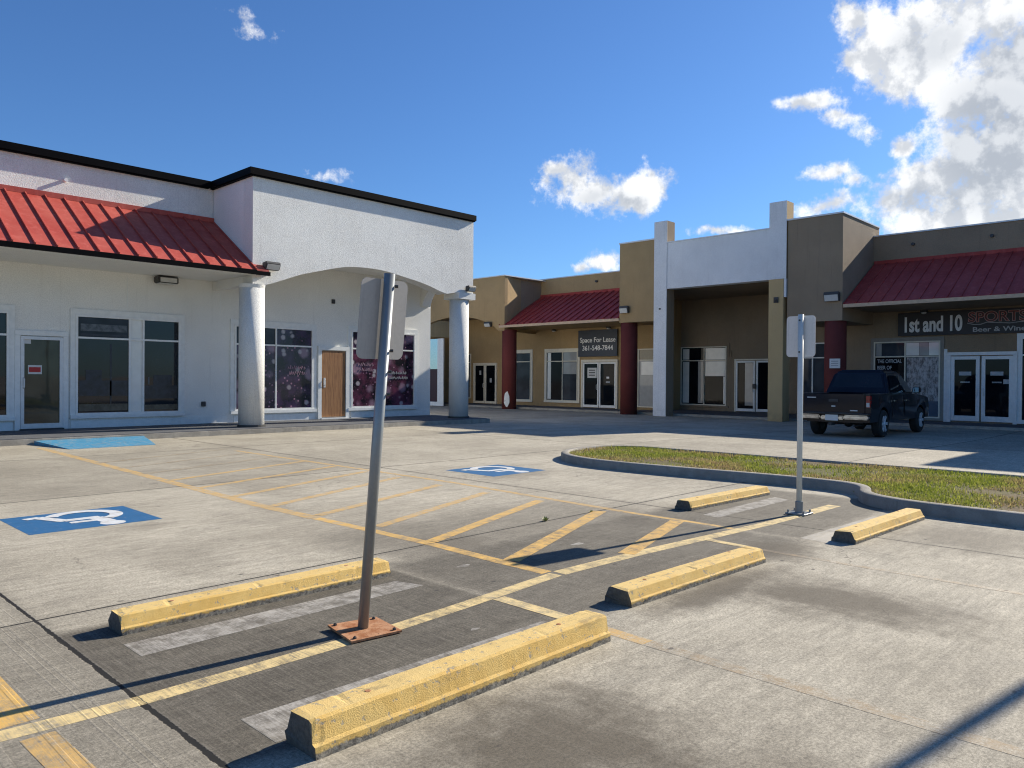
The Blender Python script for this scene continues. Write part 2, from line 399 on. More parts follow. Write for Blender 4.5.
M['frame_white'] = plain("white_window_frame", (0.80, 0.80, 0.77), 0.45, 0, 0.06)
M['frame_cream'] = plain("cream_window_frame", (0.72, 0.67, 0.55), 0.5, 0, 0.06)
M['fascia_tan'] = plain("tan_fascia_board", (0.52, 0.38, 0.25), 0.6, 0, 0.1)
M['taupe'] = plain("taupe_trim", (0.25, 0.23, 0.20), 0.6, 0, 0.08)
M['alu'] = plain("brushed_aluminium", (0.66, 0.67, 0.67), 0.42, 0.2, 0.06)
M['trim_white'] = plain("white_trim_board", (0.78, 0.79, 0.76), 0.6, 0, 0.05)
M['black'] = plain("black_metal_trim", (0.004, 0.004, 0.005), 0.6, 0.0, 0.15, 8, 0, None, 0.04)
M['dark'] = plain("dark_grey_metal", (0.05, 0.05, 0.05), 0.5, 0.2, 0.15)
M['blind'] = plain("white_blind", (0.78, 0.77, 0.72), 0.35, 0, 0.05, 3, 0, 0.6)
M['blind_grey'] = plain("grey_blind", (0.30, 0.31, 0.31), 0.35, 0, 0.08, 3, 0, 0.6)
M['blind_tan'] = plain("tan_board", (0.38, 0.33, 0.24), 0.5, 0, 0.05)
M['lens'] = plain("frosted_lamp_lens", (0.55, 0.55, 0.52), 0.3, 0, 0.05)
M['refl_ground'] = plain('reflected_ground', (0.07, 0.062, 0.045), 0.3, 0, 0.5, 6)  # this and the next two: panel colours imitating reflections in shop glass
M['refl_dark'] = plain('reflected_dark', (0.016, 0.018, 0.028), 0.3, 0, 0.6, 6)
M['refl_pale'] = plain('reflected_pale', (0.085, 0.095, 0.105), 0.3, 0, 0.5, 9)
M['chrome'] = plain("chrome", (0.50, 0.50, 0.52), 0.16, 1.0, 0.3, 6)
M['rubber'] = plain("tyre_rubber", (0.018, 0.018, 0.018), 0.8, 0, 0.2, 30, 0.2)
M['red_glass'] = plain("red_tail_lens", (0.35, 0.012, 0.015), 0.15, 0, 0.1)
M['paper'] = plain("white_paper", (0.62, 0.62, 0.60), 0.6, 0, 0.05)
M['red_sign'] = plain("red_sign", (0.42, 0.02, 0.02), 0.5, 0, 0.05)
M['sign_slate'] = plain("slate_banner", (0.030, 0.040, 0.060), 0.5, 0, 0.1, 3)
M['sign_black'] = plain("black_banner", (0.018, 0.018, 0.022), 0.5, 0, 0.1, 3)
M['letter_white'] = plain("white_letter", (0.80, 0.80, 0.80), 0.5, 0, 0.03)
M['letter_grey'] = plain("pale_grey_letter", (0.42, 0.43, 0.44), 0.5, 0, 0.05)
M['letter_red'] = plain("red_letter", (0.40, 0.07, 0.05), 0.5, 0, 0.1)
M['maroon_panel'] = plain("maroon_panel", (0.05, 0.012, 0.012), 0.4, 0, 0.1)


def glass_mat(name, colr=(0.004, 0.005, 0.007), spec=0.14):
    mt, t = material(name); P = t.pos()
    n = t.noise(P, 1.3, 2, 0.5)
    fin(t, t.mix(t.ss(n, 0.3, 0.7), colr, tuple(q * 1.8 for q in colr)), 0.03, 0.0, t.bump(n, 0.05, 0.02), spec)
    return mt


M['glass'] = glass_mat("dark_window_glass")
M['glass_shop'] = glass_mat("reflective_shop_glass", (0.006, 0.008, 0.012), 0.5)
M['glass_grey'] = glass_mat("grey_window_glass", (0.03, 0.036, 0.045))
M['glass_door'] = glass_mat("olive_door_glass", (0.045, 0.045, 0.032), 0.4)
mt, t = material("mirror_window_glass"); P = t.pos()
fin(t, (0.55, 0.6, 0.62), 0.03, 0.9, t.bump(t.noise(P, 2, 2), 0.04, 0.02)); M['mirror'] = mt


def rust_mat():
    mt, t = material("rusty_steel"); P = t.pos()
    n = t.noise(P, 14, 6, 0.7); n2 = t.noise(P, 60, 4, 0.7)
    c = t.mix(t.ss(n, 0.3, 0.7), (0.30, 0.11, 0.04), (0.52, 0.29, 0.16)); c = t.mix(t.ss(n2, 0.55, 0.75), c, (0.12, 0.045, 0.025))
    fin(t, c, 0.85, 0, t.bump(n2, 0.5, 0.004), 0.2); return mt


M['rust'] = rust_mat()


def galv_mat(name, base, rough, metal=0.0):
    mt, t = material(name); P = t.pos()
    n = t.voro(P, 60, 'F1', 'Color'); s = t.noise(t.vec(P, (30, 30, 2)), 1, 4, 0.7); sp = t.noise(P, 180, 2, 0.7)
    v = t.xyz(n)[0]
    c = t.mix(v, tuple(q * 0.97 for q in base), tuple(q * 1.03 for q in base))
    c = t.mix(t.mul(t.ss(s, 0.5, 0.75), 0.25), c, tuple(q * 0.5 for q in base))
    c = t.mix(t.mul(t.ss(sp, 0.68, 0.75), 0.3), c, (0.16, 0.10, 0.06))
    fin(t, c, rough, metal, t.bump(sp, 0.1, 0.002)); return mt


M['galv'] = galv_mat("galvanised_pipe", (0.27, 0.285, 0.285), 0.36, 0.35)
M['galv_pale'] = galv_mat("pale_painted_pipe", (0.60, 0.63, 0.60), 0.5, 0.0)
M['sign_back'] = galv_mat("bare_sign_aluminium", (0.68, 0.66, 0.62), 0.6)
M['sign_back_dull'] = galv_mat("dull_sign_aluminium", (0.40, 0.375, 0.34), 0.7)


def roof_mat(name, a, b):
    mt, t = material(name); P = t.pos()
    n = t.noise(P, 1.2, 5, 0.6); s = t.noise(t.vec(P, (6, 6, 0.6)), 1.2, 5, 0.65)
    c = t.mix(t.ss(n, 0.3, 0.7), a, b); c = t.mix(t.mul(t.ss(s, 0.45, 0.75), 0.5), c, tuple(min(1, q * 1.25 + 0.04) for q in b)); c = t.mix(t.mul(t.ss(t.noise(P, 9, 6, 0.75), 0.55, 0.75), 0.35), c, tuple(q * 0.55 for q in a))
    fin(t, c, 0.62, 0.0, t.bump(n, 0.1, 0.01), 0.35); return mt


M['roof_red'] = roof_mat("weathered_red_metal_roof", (0.38, 0.052, 0.036), (0.45, 0.09, 0.062))
M['roof_maroon'] = roof_mat("maroon_metal_roof", (0.31, 0.034, 0.028), (0.37, 0.055, 0.045))


def stop_mat():
    mt, t = material("worn_yellow_stop_paint"); P = t.pos(); x, y, z = t.xyz(P); nx, ny, nz = t.xyz(t.nrm())
    g = t.noise(P, 40, 5, 0.75); g2 = t.noise(P, 160, 3, 0.7); b = t.noise(P, 5, 4, 0.6); mid = t.noise(P, 16, 5, 0.7)
    yel = t.mix(t.ss(b, 0.3, 0.7), (0.67, 0.42, 0.115), (0.77, 0.53, 0.18))
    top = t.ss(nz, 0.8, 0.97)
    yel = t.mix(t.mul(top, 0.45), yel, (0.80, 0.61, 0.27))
    con = t.mix(t.ss(g, 0.3, 0.7), (0.06, 0.054, 0.045), (0.36, 0.33, 0.27))
    # unpainted foot, chipped flecks, dirt
    foot = t.ss(t.add(z, t.mul(t.sub(mid, 0.5), 0.06)), 0.022, 0.034, 1, 0)
    chip = t.ss(t.add(t.mul(g, 0.6), t.mul(mid, 0.5)), 0.605, 0.655)
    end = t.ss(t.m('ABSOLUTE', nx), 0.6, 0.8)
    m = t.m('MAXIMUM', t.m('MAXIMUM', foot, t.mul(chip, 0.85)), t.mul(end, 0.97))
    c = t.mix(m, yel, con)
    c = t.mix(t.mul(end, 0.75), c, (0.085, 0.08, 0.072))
    c = t.mix(t.mul(t.ss(b, 0.52, 0.75), 0.28), c, (0.30, 0.20, 0.08))
    sc = t.noise(t.vec(P, (2.2, 9, 9)), 1.0, 7, 0.75)
    c = t.mix(t.mul(t.ss(sc, 0.54, 0.68), 0.5), c, (0.16, 0.125, 0.08))
    c = t.mix(t.mul(t.ss(g2, 0.58, 0.72), 0.30), c, (0.12, 0.10, 0.07))
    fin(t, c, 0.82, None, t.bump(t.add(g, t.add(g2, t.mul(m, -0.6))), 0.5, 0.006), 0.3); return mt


M['stop'] = stop_mat()


def floral_mat(name, seed, tint):
    mt, t = material(name); P = t.pos(); Q = t.vec(P, (1, 1, 1), (seed, 0, seed * 0.7))
    n = t.noise(Q, 2.2, 4, 0.6)
    c = t.mix(t.ss(n, 0.35, 0.7), (0.006, 0.005, 0.010), tint)
    for sc, lo, hi, colr in ((1.7, 0.22, 0.42, (0.30, 0.20, 0.27)), (3.4, 0.16, 0.34, (0.46, 0.42, 0.45)), (8, 0.15, 0.30, (0.38, 0.20, 0.28))):
        vn = t.voro(t.vec(Q, (1, 0.2, 1)), sc); vc = t.voro(t.vec(Q, (1, 0.2, 1)), sc, 'F1', 'Color')
        pick = t.ss(t.xyz(vc)[0], 0.45, 0.6)
        pet = t.add(vn, t.mul(t.sub(t.noise(Q, sc * 6, 2), 0.5), 0.12))
        c = t.mix(t.mul(t.ss(pet, lo, hi, 1, 0), t.mul(pick, 0.8)), c, colr)
    fin(t, c, 0.25, 0, None, 0.5); t.bsdf.inputs['Coat Weight'].default_value = 0.4
    return mt


M['floral'] = floral_mat("floral_window_film", 1.0, (0.05, 0.022, 0.07))
M['floral_b'] = floral_mat("floral_window_film_pink", 7.3, (0.14, 0.035, 0.075))


def poster_mat():
    mt, t = material("grey_city_poster"); P = t.pos(); x, y, z = t.xyz(P)
    n = t.noise(t.vec(P, (3, 6, 3)), 1.5, 6, 0.75)
    c = t.mix(t.ss(n, 0.35, 0.62), (0.04, 0.045, 0.055), (0.42, 0.42, 0.43))
    c = t.mix(t.ss(z, 0.72, 0.80, 1, 0), c, (0.012, 0.06, 0.12))
    fin(t, c, 0.25, 0, None, 0.5); return mt


M['poster'] = poster_mat()


def wood_mat():
    mt, t = material("brown_wood_door"); P = t.pos()
    n = t.noise(t.vec(P, (20, 20, 1.2)), 1.4, 6, 0.65, 0.6)
    c = t.mix(t.ss(n, 0.3, 0.7), (0.20, 0.085, 0.03), (0.40, 0.20, 0.08))
    fin(t, c, 0.5, 0, t.bump(n, 0.15, 0.004)); return mt


M['wood'] = wood_mat()


def grass_mats():
    mt, t = material("grass_blades"); P = t.pos()
    n = t.noise(P, 0.9, 4, 0.6); f = t.noise(P, 12, 5, 0.8)
    c = t.mix(t.ss(n, 0.42, 0.60), (0.26, 0.30, 0.04), (0.40, 0.29, 0.15))
    c = t.mix(t.ss(f, 0.5, 0.62), c, (0.62, 0.60, 0.14))
    c = t.mix(t.mul(t.ss(t.noise(P, 35, 2), 0.52, 0.62), 0.85), c, (0.085, 0.12, 0.025))
    fin(t, c, 0.6, 0, None, 0.3)
    try: t.bsdf.inputs['Subsurface Weight'].default_value = 0.0
    except Exception: pass
    tr = t.node('ShaderNodeBsdfTranslucent'); t.put(tr.inputs[0], c)
    mx = t.node('ShaderNodeMixShader'); mx.inputs[0].default_value = 0.35
    o = [q for q in t.n if q.type == 'OUTPUT_MATERIAL'][0]
    t.l.new(t.bsdf.outputs[0], mx.inputs[1]); t.l.new(tr.outputs[0], mx.inputs[2]); t.l.new(mx.outputs[0], o.inputs[0])
    m2, t = material("island_soil"); P = t.pos()
    n = t.noise(P, 14, 6, 0.7); n1 = t.noise(P, 0.9, 4, 0.6)
    c = t.mix(t.ss(n, 0.35, 0.7), (0.10, 0.075, 0.04), (0.21, 0.155, 0.085)); c = t.mix(t.mul(t.ss(n1, 0.4, 0.62, 1, 0), 0.6), c, (0.11, 0.12, 0.03))
    fin(t, c, 0.95, 0, t.bump(n, 0.8, 0.02), 0.2)
    return mt, m2


M['grass'], M['soil'] = grass_mats()


def car_mat():
    mt, t = material("dark_blue_car_paint"); P = t.node('ShaderNodeTexCoord').outputs['Object']
    n = t.noise(P, 3, 4, 0.6)
    c = t.mix(t.ss(n, 0.3, 0.7), (0.004, 0.005, 0.012), (0.007, 0.009, 0.018))
    fin(t, c, 0.3, 0.0, None, 0.12, 0.45); t.bsdf.inputs['Coat Roughness'].default_value = 0.06; return mt


M['car'] = car_mat()
M['rim'] = plain("alloy_rim", (0.70, 0.70, 0.72), 0.4, 0.3, 0.05)

# ------------------------------------------------------------------ ground, kerbs, island
bm = NB()
xs = [-900, -60, -15, 0, 14] + [14 + i for i in range(1, 13)] + [32, 60, 900]; ys = [-900, -60, -10, 0, 10, 20, 60, 900]
grid = [[bm.verts.new((x, y, gz(x))) for y in ys] for x in xs]
for i in range(len(xs) - 1):
    for j in range(len(ys) - 1):
        bm.faces.new((grid[i][j], grid[i + 1][j], grid[i + 1][j + 1], grid[i][j + 1]))
struct('ground', bm, M['ground'])

Zm = 0.001
marks = NB()


def mark(name, mat, fn):
    bm = NB(); fn(bm); return struct(name, bm, mat)


def main_line(bm):
    strip(bm, [(-6, 3.62), (0.2, 3.62), (0.8, 3.645), (1.35, 3.60), (1.9, 3.60), (2.8, 3.605), (3.3, 3.64), (3.75, 3.68), (4.4, 3.74)], 0.115, Zm)


mark('parking_line', M['yellow_pale'], main_line)
mark('parking_line', M['yellow_pale'], lambda bm: strip(bm, [(4.45, 3.745), (5.0, 3.725), (5.5, 3.70), (6.5, 3.62), (7.5, 3.54), (8.4, 3.51)], 0.13, Zm))
mark('parking_line', M['yellow_pale'], lambda bm: strip(bm, [(8.45, 3.51), (9.2, 3.50)], 0.15, Zm))
mark('parking_line', M['yellow'], lambda bm: strip(bm, [(4.39, 3.82), (4.39, 4.3), (4.42, 5.2), (4.37, 7.0)], 0.115, Zm))
mark('parking_line', M['yellow_faded'], lambda bm: strip(bm, [(4.37, 7.02), (4.34, 8.3), (4.45, 12), (4.6, 17.6)], 0.15, Zm))
mark('parking_line', M['yellow_pale'], lambda bm: strip(bm, [(3.65, 3.60), (3.64, 2.9)], 0.11, Zm * 2))
mark('parking_line', M['yellow_faded'], lambda bm: strip(bm, [(3.64, 2.88), (3.62, 2.4)], 0.10, Zm))
mark('parking_line', M['yellow_ghost'], lambda bm: strip(bm, [(3.62, 2.39), (3.60, 0.95), (3.6, -1.5)], 0.10, Zm))
mark('parking_line', M['yellow'], lambda bm: strip(bm, [(7.03, 5.0), (7.03, 3.85), (7.0, 3.66)], 0.08, Zm))
mark('parking_line', M['yellow_faded'], lambda bm: strip(bm, [(7.22, 14.5), (7.24, 8.0), (7.12, 6.2), (7.04, 5.02)], 0.10, Zm))
mark('parking_line', M['yellow_pale'], lambda bm: strip(bm, [(6.36, 3.56), (6.32, 3.08)], 0.09, Zm * 2))
mark('parking_line', M['yellow_ghost'], lambda bm: strip(bm, [(6.32, 3.06), (6.3, -1)], 0.07, Zm))
mark('parking_line', M['yellow'], lambda bm: strip(bm, [(0.90, 5.1), (0.90, 3.72)], 0.15, Zm))
mark('parking_line', M['yellow_faded'], lambda bm: strip(bm, [(0.92, 3.54), (0.95, 2.6), (0.97, 1.0)], 0.13, Zm))
H = [((4.46, 4.27), (6.86, 5.19), .15, 'yellow'), ((5.34, 3.76), (6.97, 4.27), .15, 'yellow'), ((4.48, 5.28), (6.93, 6.15), .13, 'yellow'), ((4.55, 6.18), (6.95, 7.08), .12, 'yellow_faded'),
     ((4.46, 7.12), (6.95, 8.02), .12, 'yellow_faded'), ((4.42, 8.0), (7.05, 9.06), .12, 'yellow_faded'), ((4.42, 8.95), (7.1, 9.96), .12, 'yellow_faded'),
     ((4.45, 9.95), (7.15, 10.9), .12, 'yellow_faded'), ((4.48, 10.95), (7.15, 11.9), .12, 'yellow_faded'), ((4.5, 11.95), (7.15, 12.9), .12, 'yellow_ghost'), ((4.5, 12.95), (7.15, 13.9), .12, 'yellow_ghost'), ((4.5, 13.95), (7.15, 14.9), .12, 'yellow_ghost')]
for a, b, wd, mk in H: mark('hatch_line', M[mk], lambda bm: strip(bm, [a, b], wd, Zm * 2))

for pts in ([(1.56, 4.42), (1.56, 4.17), (3.5, 4.20), (3.42, 4.43)], [(1.57, 3.10), (1.57, 2.80), (3.52, 2.88), (3.50, 3.07)],
            [(7.5, 4.27), (7.46, 4.07), (9.2, 4.06), (9.3, 4.29)], [(7.05, 3.0), (7.0, 2.66), (8.8, 2.70), (8.75, 2.92)]):
    mark('old_stop_strip', M['grey_strip'], lambda bm: flat(bm, pts, Zm))


for (x, y, a) in ((4.08, 4.42, 0.05), (5.35, 4.30, 0.06), (3.1, 3.25, 0.03)):
    rr = random.Random(int(x * 100)); mark('paint_splash', M['grey_strip'], lambda bm: flat(bm, [(x + a * 1.6 * math.cos(k * .7) * rr.uniform(.5, 1), y + a * .8 * math.sin(k * .7) * rr.uniform(.5, 1)) for k in range(9)], Zm))


def isa(cx, cy, s):
    mark('accessible_parking_square', M['blue'], lambda bm: flat(bm, [(cx - .6, cy - .54), (cx + .6, cy - .54), (cx + .6, cy + .56), (cx - .6, cy + .56)], Zm))

    def sym(bm):
        def P(a, b): return (cx - a * s, cy - b * s)
        z = Zm * 2
        flat(bm, [P(-0.15 + .105 * math.cos(q), .36 + .105 * math.sin(q)) for q in [k * math.pi / 8 for k in range(16)]], z)
        strip(bm, [P(-.15, .27), P(-.12, .0)], 0.13 * s, z + .0005)
        strip(bm, [P(-.10, .14), P(.13, .13)], 0.085 * s, z + .001)
        strip(bm, [P(-.16, -.01), P(.14, -.01)], 0.11 * s, z + .0015)
        strip(bm, [P(.13, .02), P(.27, -.33)], 0.11 * s, z + .002)
        strip(bm, [P(.25, -.33), P(.38, -.29)], 0.09 * s, z + .0025)
        arc = [P(-.07 + .27 * math.cos(q), -.15 + .27 * math.sin(q)) for q in [R(118 + k * 12) for k in range(19)]]
        strip(bm, arc, 0.115 * s, z + .003)
    mark('accessible_parking_symbol', M['white_paint'], sym)


isa(2.62, 8.6, 1.12); isa(8.72, 8.68, 1.12)

# walkway slab in front of the white building and its blue kerb ramp
bm = NB(); bx(bm, -14, 18.25, 18.62, 21.5, -0.1, 0.13); bmesh.ops.bevel(bm, geom=[e for e in bm.edges if abs(e.verts[0].co.y - 18.62) < .01 and abs(e.verts[1].co.y - 18.62) < .01 and e.verts[0].co.z > 0 and e.verts[1].co.z > 0], offset=0.015, segments=2, affect='EDGES')
struct('walkway', bm, M['walk'])
struct('kerb', B(-14, 18.27, 18.50, 18.617, -0.1, 0.118, bev=0.012), M['kerb'])
bm = NB()
pts = [(4.93, 16.9), (6.6, 16.9), (6.95, 18.49), (4.72, 18.49)]
A = [bm.verts.new((*pts[0], 0.006)), bm.verts.new((*pts[1], 0.006)), bm.verts.new((*pts[2], 0.085)), bm.verts.new((*pts[3], 0.085))]
C = [bm.verts.new((p[0], p[1], -0.02)) for p in pts]
bm.faces.new(A); bm.faces.new(C[::-1])
for i in range(4):
    j = (i + 1) % 4; bm.faces.new((A[j], A[i], C[i], C[j]))
struct('kerb_ramp', bm, M['blue_light'])
# walkway of the tan strip
struct('walkway', B(29.5, 33.75, -8, 42, -0.14, 0.0, bev=0.01), M['walk'])
struct('kerb', B(29.38, 29.497, -8, 42, -0.14, -0.008, bev=0.01), M['kerb'])

# island
outer = [(9.2, -14), (9.2, 1.6), (9.22, 2.5), (9.32, 2.95), (9.52, 3.28), (9.82, 3.46), (10.15, 3.55), (10.36, 3.78), (10.42, 4.2), (10.40, 4.9), (10.28, 5.9), (10.18, 6.9), (10.16, 7.6), (10.24, 8.2), (10.48, 8.75), (10.9, 9.2), (11.5, 9.48), (12.1, 9.52), (12.65, 9.38), (13.0, 9.0), (13.12, 8.4), (13.12, -14)]


def smooth_poly(pts, n=2):
    for _ in range(n):
        o = [pts[0]]
        for i in range(len(pts) - 1):
            a, b = Vector(pts[i]), Vector(pts[i + 1])
            o += [tuple(a.lerp(b, .25)), tuple(a.lerp(b, .75))]
        o.append(pts[-1]); pts = o
    return pts


ou = smooth_poly(outer)


def offset(pts, d):
    o = []
    for i, p in enumerate(pts):
        a = Vector(pts[max(i - 1, 0)]); c = Vector(pts[min(i + 1, len(pts) - 1)]); dr = (c - a).normalized()
        o.append((p[0] + dr.y * d, p[1] - dr.x * d))
    return o


inn = offset(ou, 0.14)
bm = NB()
rows = [[bm.verts.new((x, y, z)) for x, y in pts] for pts, z in ((ou, -0.05), (offset(ou, 0.01), 0.118), (offset(ou, 0.035), 0.135), (offset(ou, 0.125), 0.137), (inn, 0.125), (inn, 0.02))]
for a, b in zip(rows, rows[1:]):
    for i in range(len(a) - 1): bm.faces.new((a[i + 1], a[i], b[i], b[i + 1]))
bmesh.ops.recalc_face_normals(bm, faces=bm.faces)
struct('kerb', bm, M['kerb'], True)
bm = NB(); bm.faces.new([bm.verts.new((x, y, 0.10)) for x, y in offset(ou, 0.13)][::-1]); bmesh.ops.recalc_face_normals(bm, faces=bm.faces)
for f in bm.faces:
    if f.normal.z < 0: f.normal_flip()
struct('island_soil', bm, M['soil'])


def in_poly(x, y, P):
    c = False; j = len(P) - 1
    for i in range(len(P)):
        if (P[i][1] > y) != (P[j][1] > y) and x < (P[j][0] - P[i][0]) * (y - P[i][1]) / (P[j][1] - P[i][1]) + P[i][0]: c = not c
        j = i
    return c


rg = random.Random(3); verts = []; faces = []
inner_poly = offset(ou, 0.15)
for k in range(120000):
    x = rg.uniform(9.2, 13.1); y = rg.uniform(-5, 9.6)
    if y < 0.5 and rg.random() < 0.5: continue
    if not in_poly(x, y, inner_poly): continue
    dens = 0.56 + 0.62 * math.sin(x * 2.3 + y * 0.7) * math.sin(y * 1.9 + 1.3 * math.sin(x * 3.1))
    if rg.random() > dens: continue
    h = rg.uniform(0.02, 0.06) * (1.5 if rg.random() < 0.05 else 1); a = rg.uniform(0, 6.28); wd = rg.uniform(0.004, 0.011); ln = rg.uniform(0, 0.04)
    cx, sx = math.cos(a), math.sin(a); b = rg.uniform(0, 6.28)
    i = len(verts); z0 = 0.10
    verts += [(x - cx * wd, y - sx * wd, z0), (x + cx * wd, y + sx * wd, z0), (x + math.cos(b) * ln, y + math.sin(b) * ln, z0 + h)]
    faces.append((i, i + 1, i + 2))
me = bpy.data.meshes.new("grass"); me.from_pydata(verts, [], faces); me.materials.append(M['grass'])
o = bpy.data.objects.new("grass", me); COL.objects.link(o); o['kind'] = 'stuff'; tag(o, 'patchy green and yellowed grass growing on the kerbed island', 'grass')


# ------------------------------------------------------------------ facade helpers
class Wall:
    """u along the facade, dd outward towards the car park, z up"""
    def __init__(s, axis, plane): s.axis = axis; s.p = plane

    def pt(s, u, dd, z): return (u, s.p - dd, z) if s.axis == 'Y' else (s.p - dd, u, z)

    def box(s, bm, u0, u1, d0, d1, z0, z1):
        a = s.pt(u0, d0, z0); b = s.pt(u1, d1, z1)
        bx(bm, a[0], b[0], a[1], b[1], a[2], b[2])

    def B(s, *a, bev=0):
        bm = NB(); s.box(bm, *a)
        if bev: bmesh.ops.bevel(bm, geom=bm.edges[:], offset=bev, segments=1, affect='EDGES', clamp_overlap=True)
        return bm


def window(W, par, u0, u1, z0, z1, mull=(), trans=2.44, fm='frame_white', panes=None, fw=0.05, trim=None, label=None, sill=True, name='window'):
    """frame with mullions; children: one pane per light"""
    u0, u1 = sorted((u0, u1)); bm = NB()
    W.box(bm, u0, u1, 0.004, 0.07, z1 - fw, z1); W.box(bm, u0, u1, 0.004, 0.07, z0, z0 + fw)
    W.box(bm, u0, u0 + fw, 0.003, 0.068, z0 + fw, z1 - fw); W.box(bm, u1 - fw, u1, 0.003, 0.068, z0 + fw, z1 - fw)
    edges = [u0 + fw] + [q for m_ in sorted(mull) for q in (m_ - 0.022, m_ + 0.022)] + [u1 - fw]
    for m_ in mull: W.box(bm, m_ - 0.022, m_ + 0.022, 0.004, 0.062, z0 + fw, z1 - fw)
    if trans:
        for k in range(0, len(edges), 2): W.box(bm, edges[k], edges[k + 1], 0.005, 0.058, trans - 0.024, trans + 0.024)
    fr = obj(name, bm, M[fm], par, label=label)
    if trim:
        bm = NB(); tw = 0.12
        W.box(bm, u0 - tw, u1 + tw, 0.002, 0.045, z1, z1 + tw + 0.03); W.box(bm, u0 - tw, u0, 0.002, 0.043, z0, z1); W.box(bm, u1, u1 + tw, 0.002, 0.043, z0, z1)
        if sill: W.box(bm, u0 - tw, u1 + tw, 0.002, 0.085, z0 - 0.09, z0)
        obj('trim', bm, M[trim], fr)
    k = 0
    for c in range(0, len(edges), 2):
        lv = [(z0 + fw, trans - 0.024), (trans + 0.024, z1 - fw)] if trans else [(z0 + fw, z1 - fw)]
        for (a, b) in lv:
            mk = panes[k] if panes and k < len(panes) and panes[k] else 'glass'; k += 1
            obj('pane', W.B(edges[c], edges[c + 1], 0.006, 0.016, a, b), M[mk], fr)
    return fr


def panel(W, par, u0, u1, z0, z1, mat, name='blind', dd=0.02, label=None):
    u0, u1 = sorted((u0, u1))
    return obj(name, W.B(u0, u1, dd, dd + 0.006, z0, z1), M[mat], par, label=label)


def handle(W, par, u, z, bend=0.05, h=0.26, base=0.075):
    bm = NB(); a = W.pt(u, base, z - h / 2); b = W.pt(u, base + bend, z - h / 2 + 0.03); c = W.pt(u, base + bend, z + h / 2 - 0.03); d_ = W.pt(u, base, z + h / 2)
    for p, q in ((a, b), (b, c), (c, d_)): cyl(bm, p, q, 0.013, seg=8)
    return obj('handle', bm, M['alu'], par)


def door(W, par, u0, u1, z0, z1, fm='alu', gm='glass', hu=None, fw=0.09, base=0.0, label=None):
    u0, u1 = sorted((u0, u1)); bm = NB()
    W.box(bm, u0, u0 + fw, 0.012, 0.07, z0, z1); W.box(bm, u1 - fw, u1, 0.012, 0.07, z0, z1)
    W.box(bm, u0 + fw, u1 - fw, 0.012, 0.069, z1 - fw, z1); W.box(bm, u0 + fw, u1 - fw, 0.012, 0.069, z0, z0 + fw * 1.6)
    dr = obj('door', bm, M[fm], par, label=label)
    obj('pane', W.B(u0 + fw, u1 - fw, 0.014, 0.026, z0 + fw * 1.6, z1 - fw), M[gm], dr)
    if hu is not None: handle(W, dr, hu, z0 + 1.05)
    return dr


def door_frame(W, par, u0, u1, z0, z1, fm, fw=0.06, dd=0.09):
    u0, u1 = sorted((u0, u1)); bm = NB()
    W.box(bm, u0 - fw, u0 - 0.004, 0.003, dd, z0, z1); W.box(bm, u1 + 0.004, u1 + fw, 0.003, dd, z0, z1); W.box(bm, u0 - fw, u1 + fw, 0.002, dd + .002, z1 + 0.004, z1 + fw)
    return obj('door_frame', bm, M[fm], par)


def text_obj(name, body, W, u, z, size, mat, par, sx=1.0, off=0.0, dd=0.03, shear=0.0, align='CENTER', d=1):
    cu = bpy.data.curves.new(name, 'FONT'); cu.body = body; cu.size = size; cu.extrude = 0.004; cu.offset = off; cu.align_x = align; cu.shear = shear
    to = bpy.data.objects.new(name, cu); COL.objects.link(to); bpy.context.view_layer.update()
    me = bpy.data.meshes.new_from_object(to.evaluated_get(bpy.context.evaluated_depsgraph_get())); bpy.data.objects.remove(to); 
    o_ = Vector(OFF.get(par.name, (0, 0, 0))) if par else Vector((0, 0, 0))
    for v in me.vertices:
        a, b, c = v.co; uu = u + (a * sx if W.axis == 'Y' else -a * sx)
        v.co = Vector(W.pt(uu, dd + c, z + b)) - o_
    me.materials.clear(); me.materials.append(M[mat]); me.name = name
    ob = bpy.data.objects.new(name, me); COL.objects.link(ob)
    if par: ob.parent = par; OFF[ob.name] = tuple(o_)
    return ob


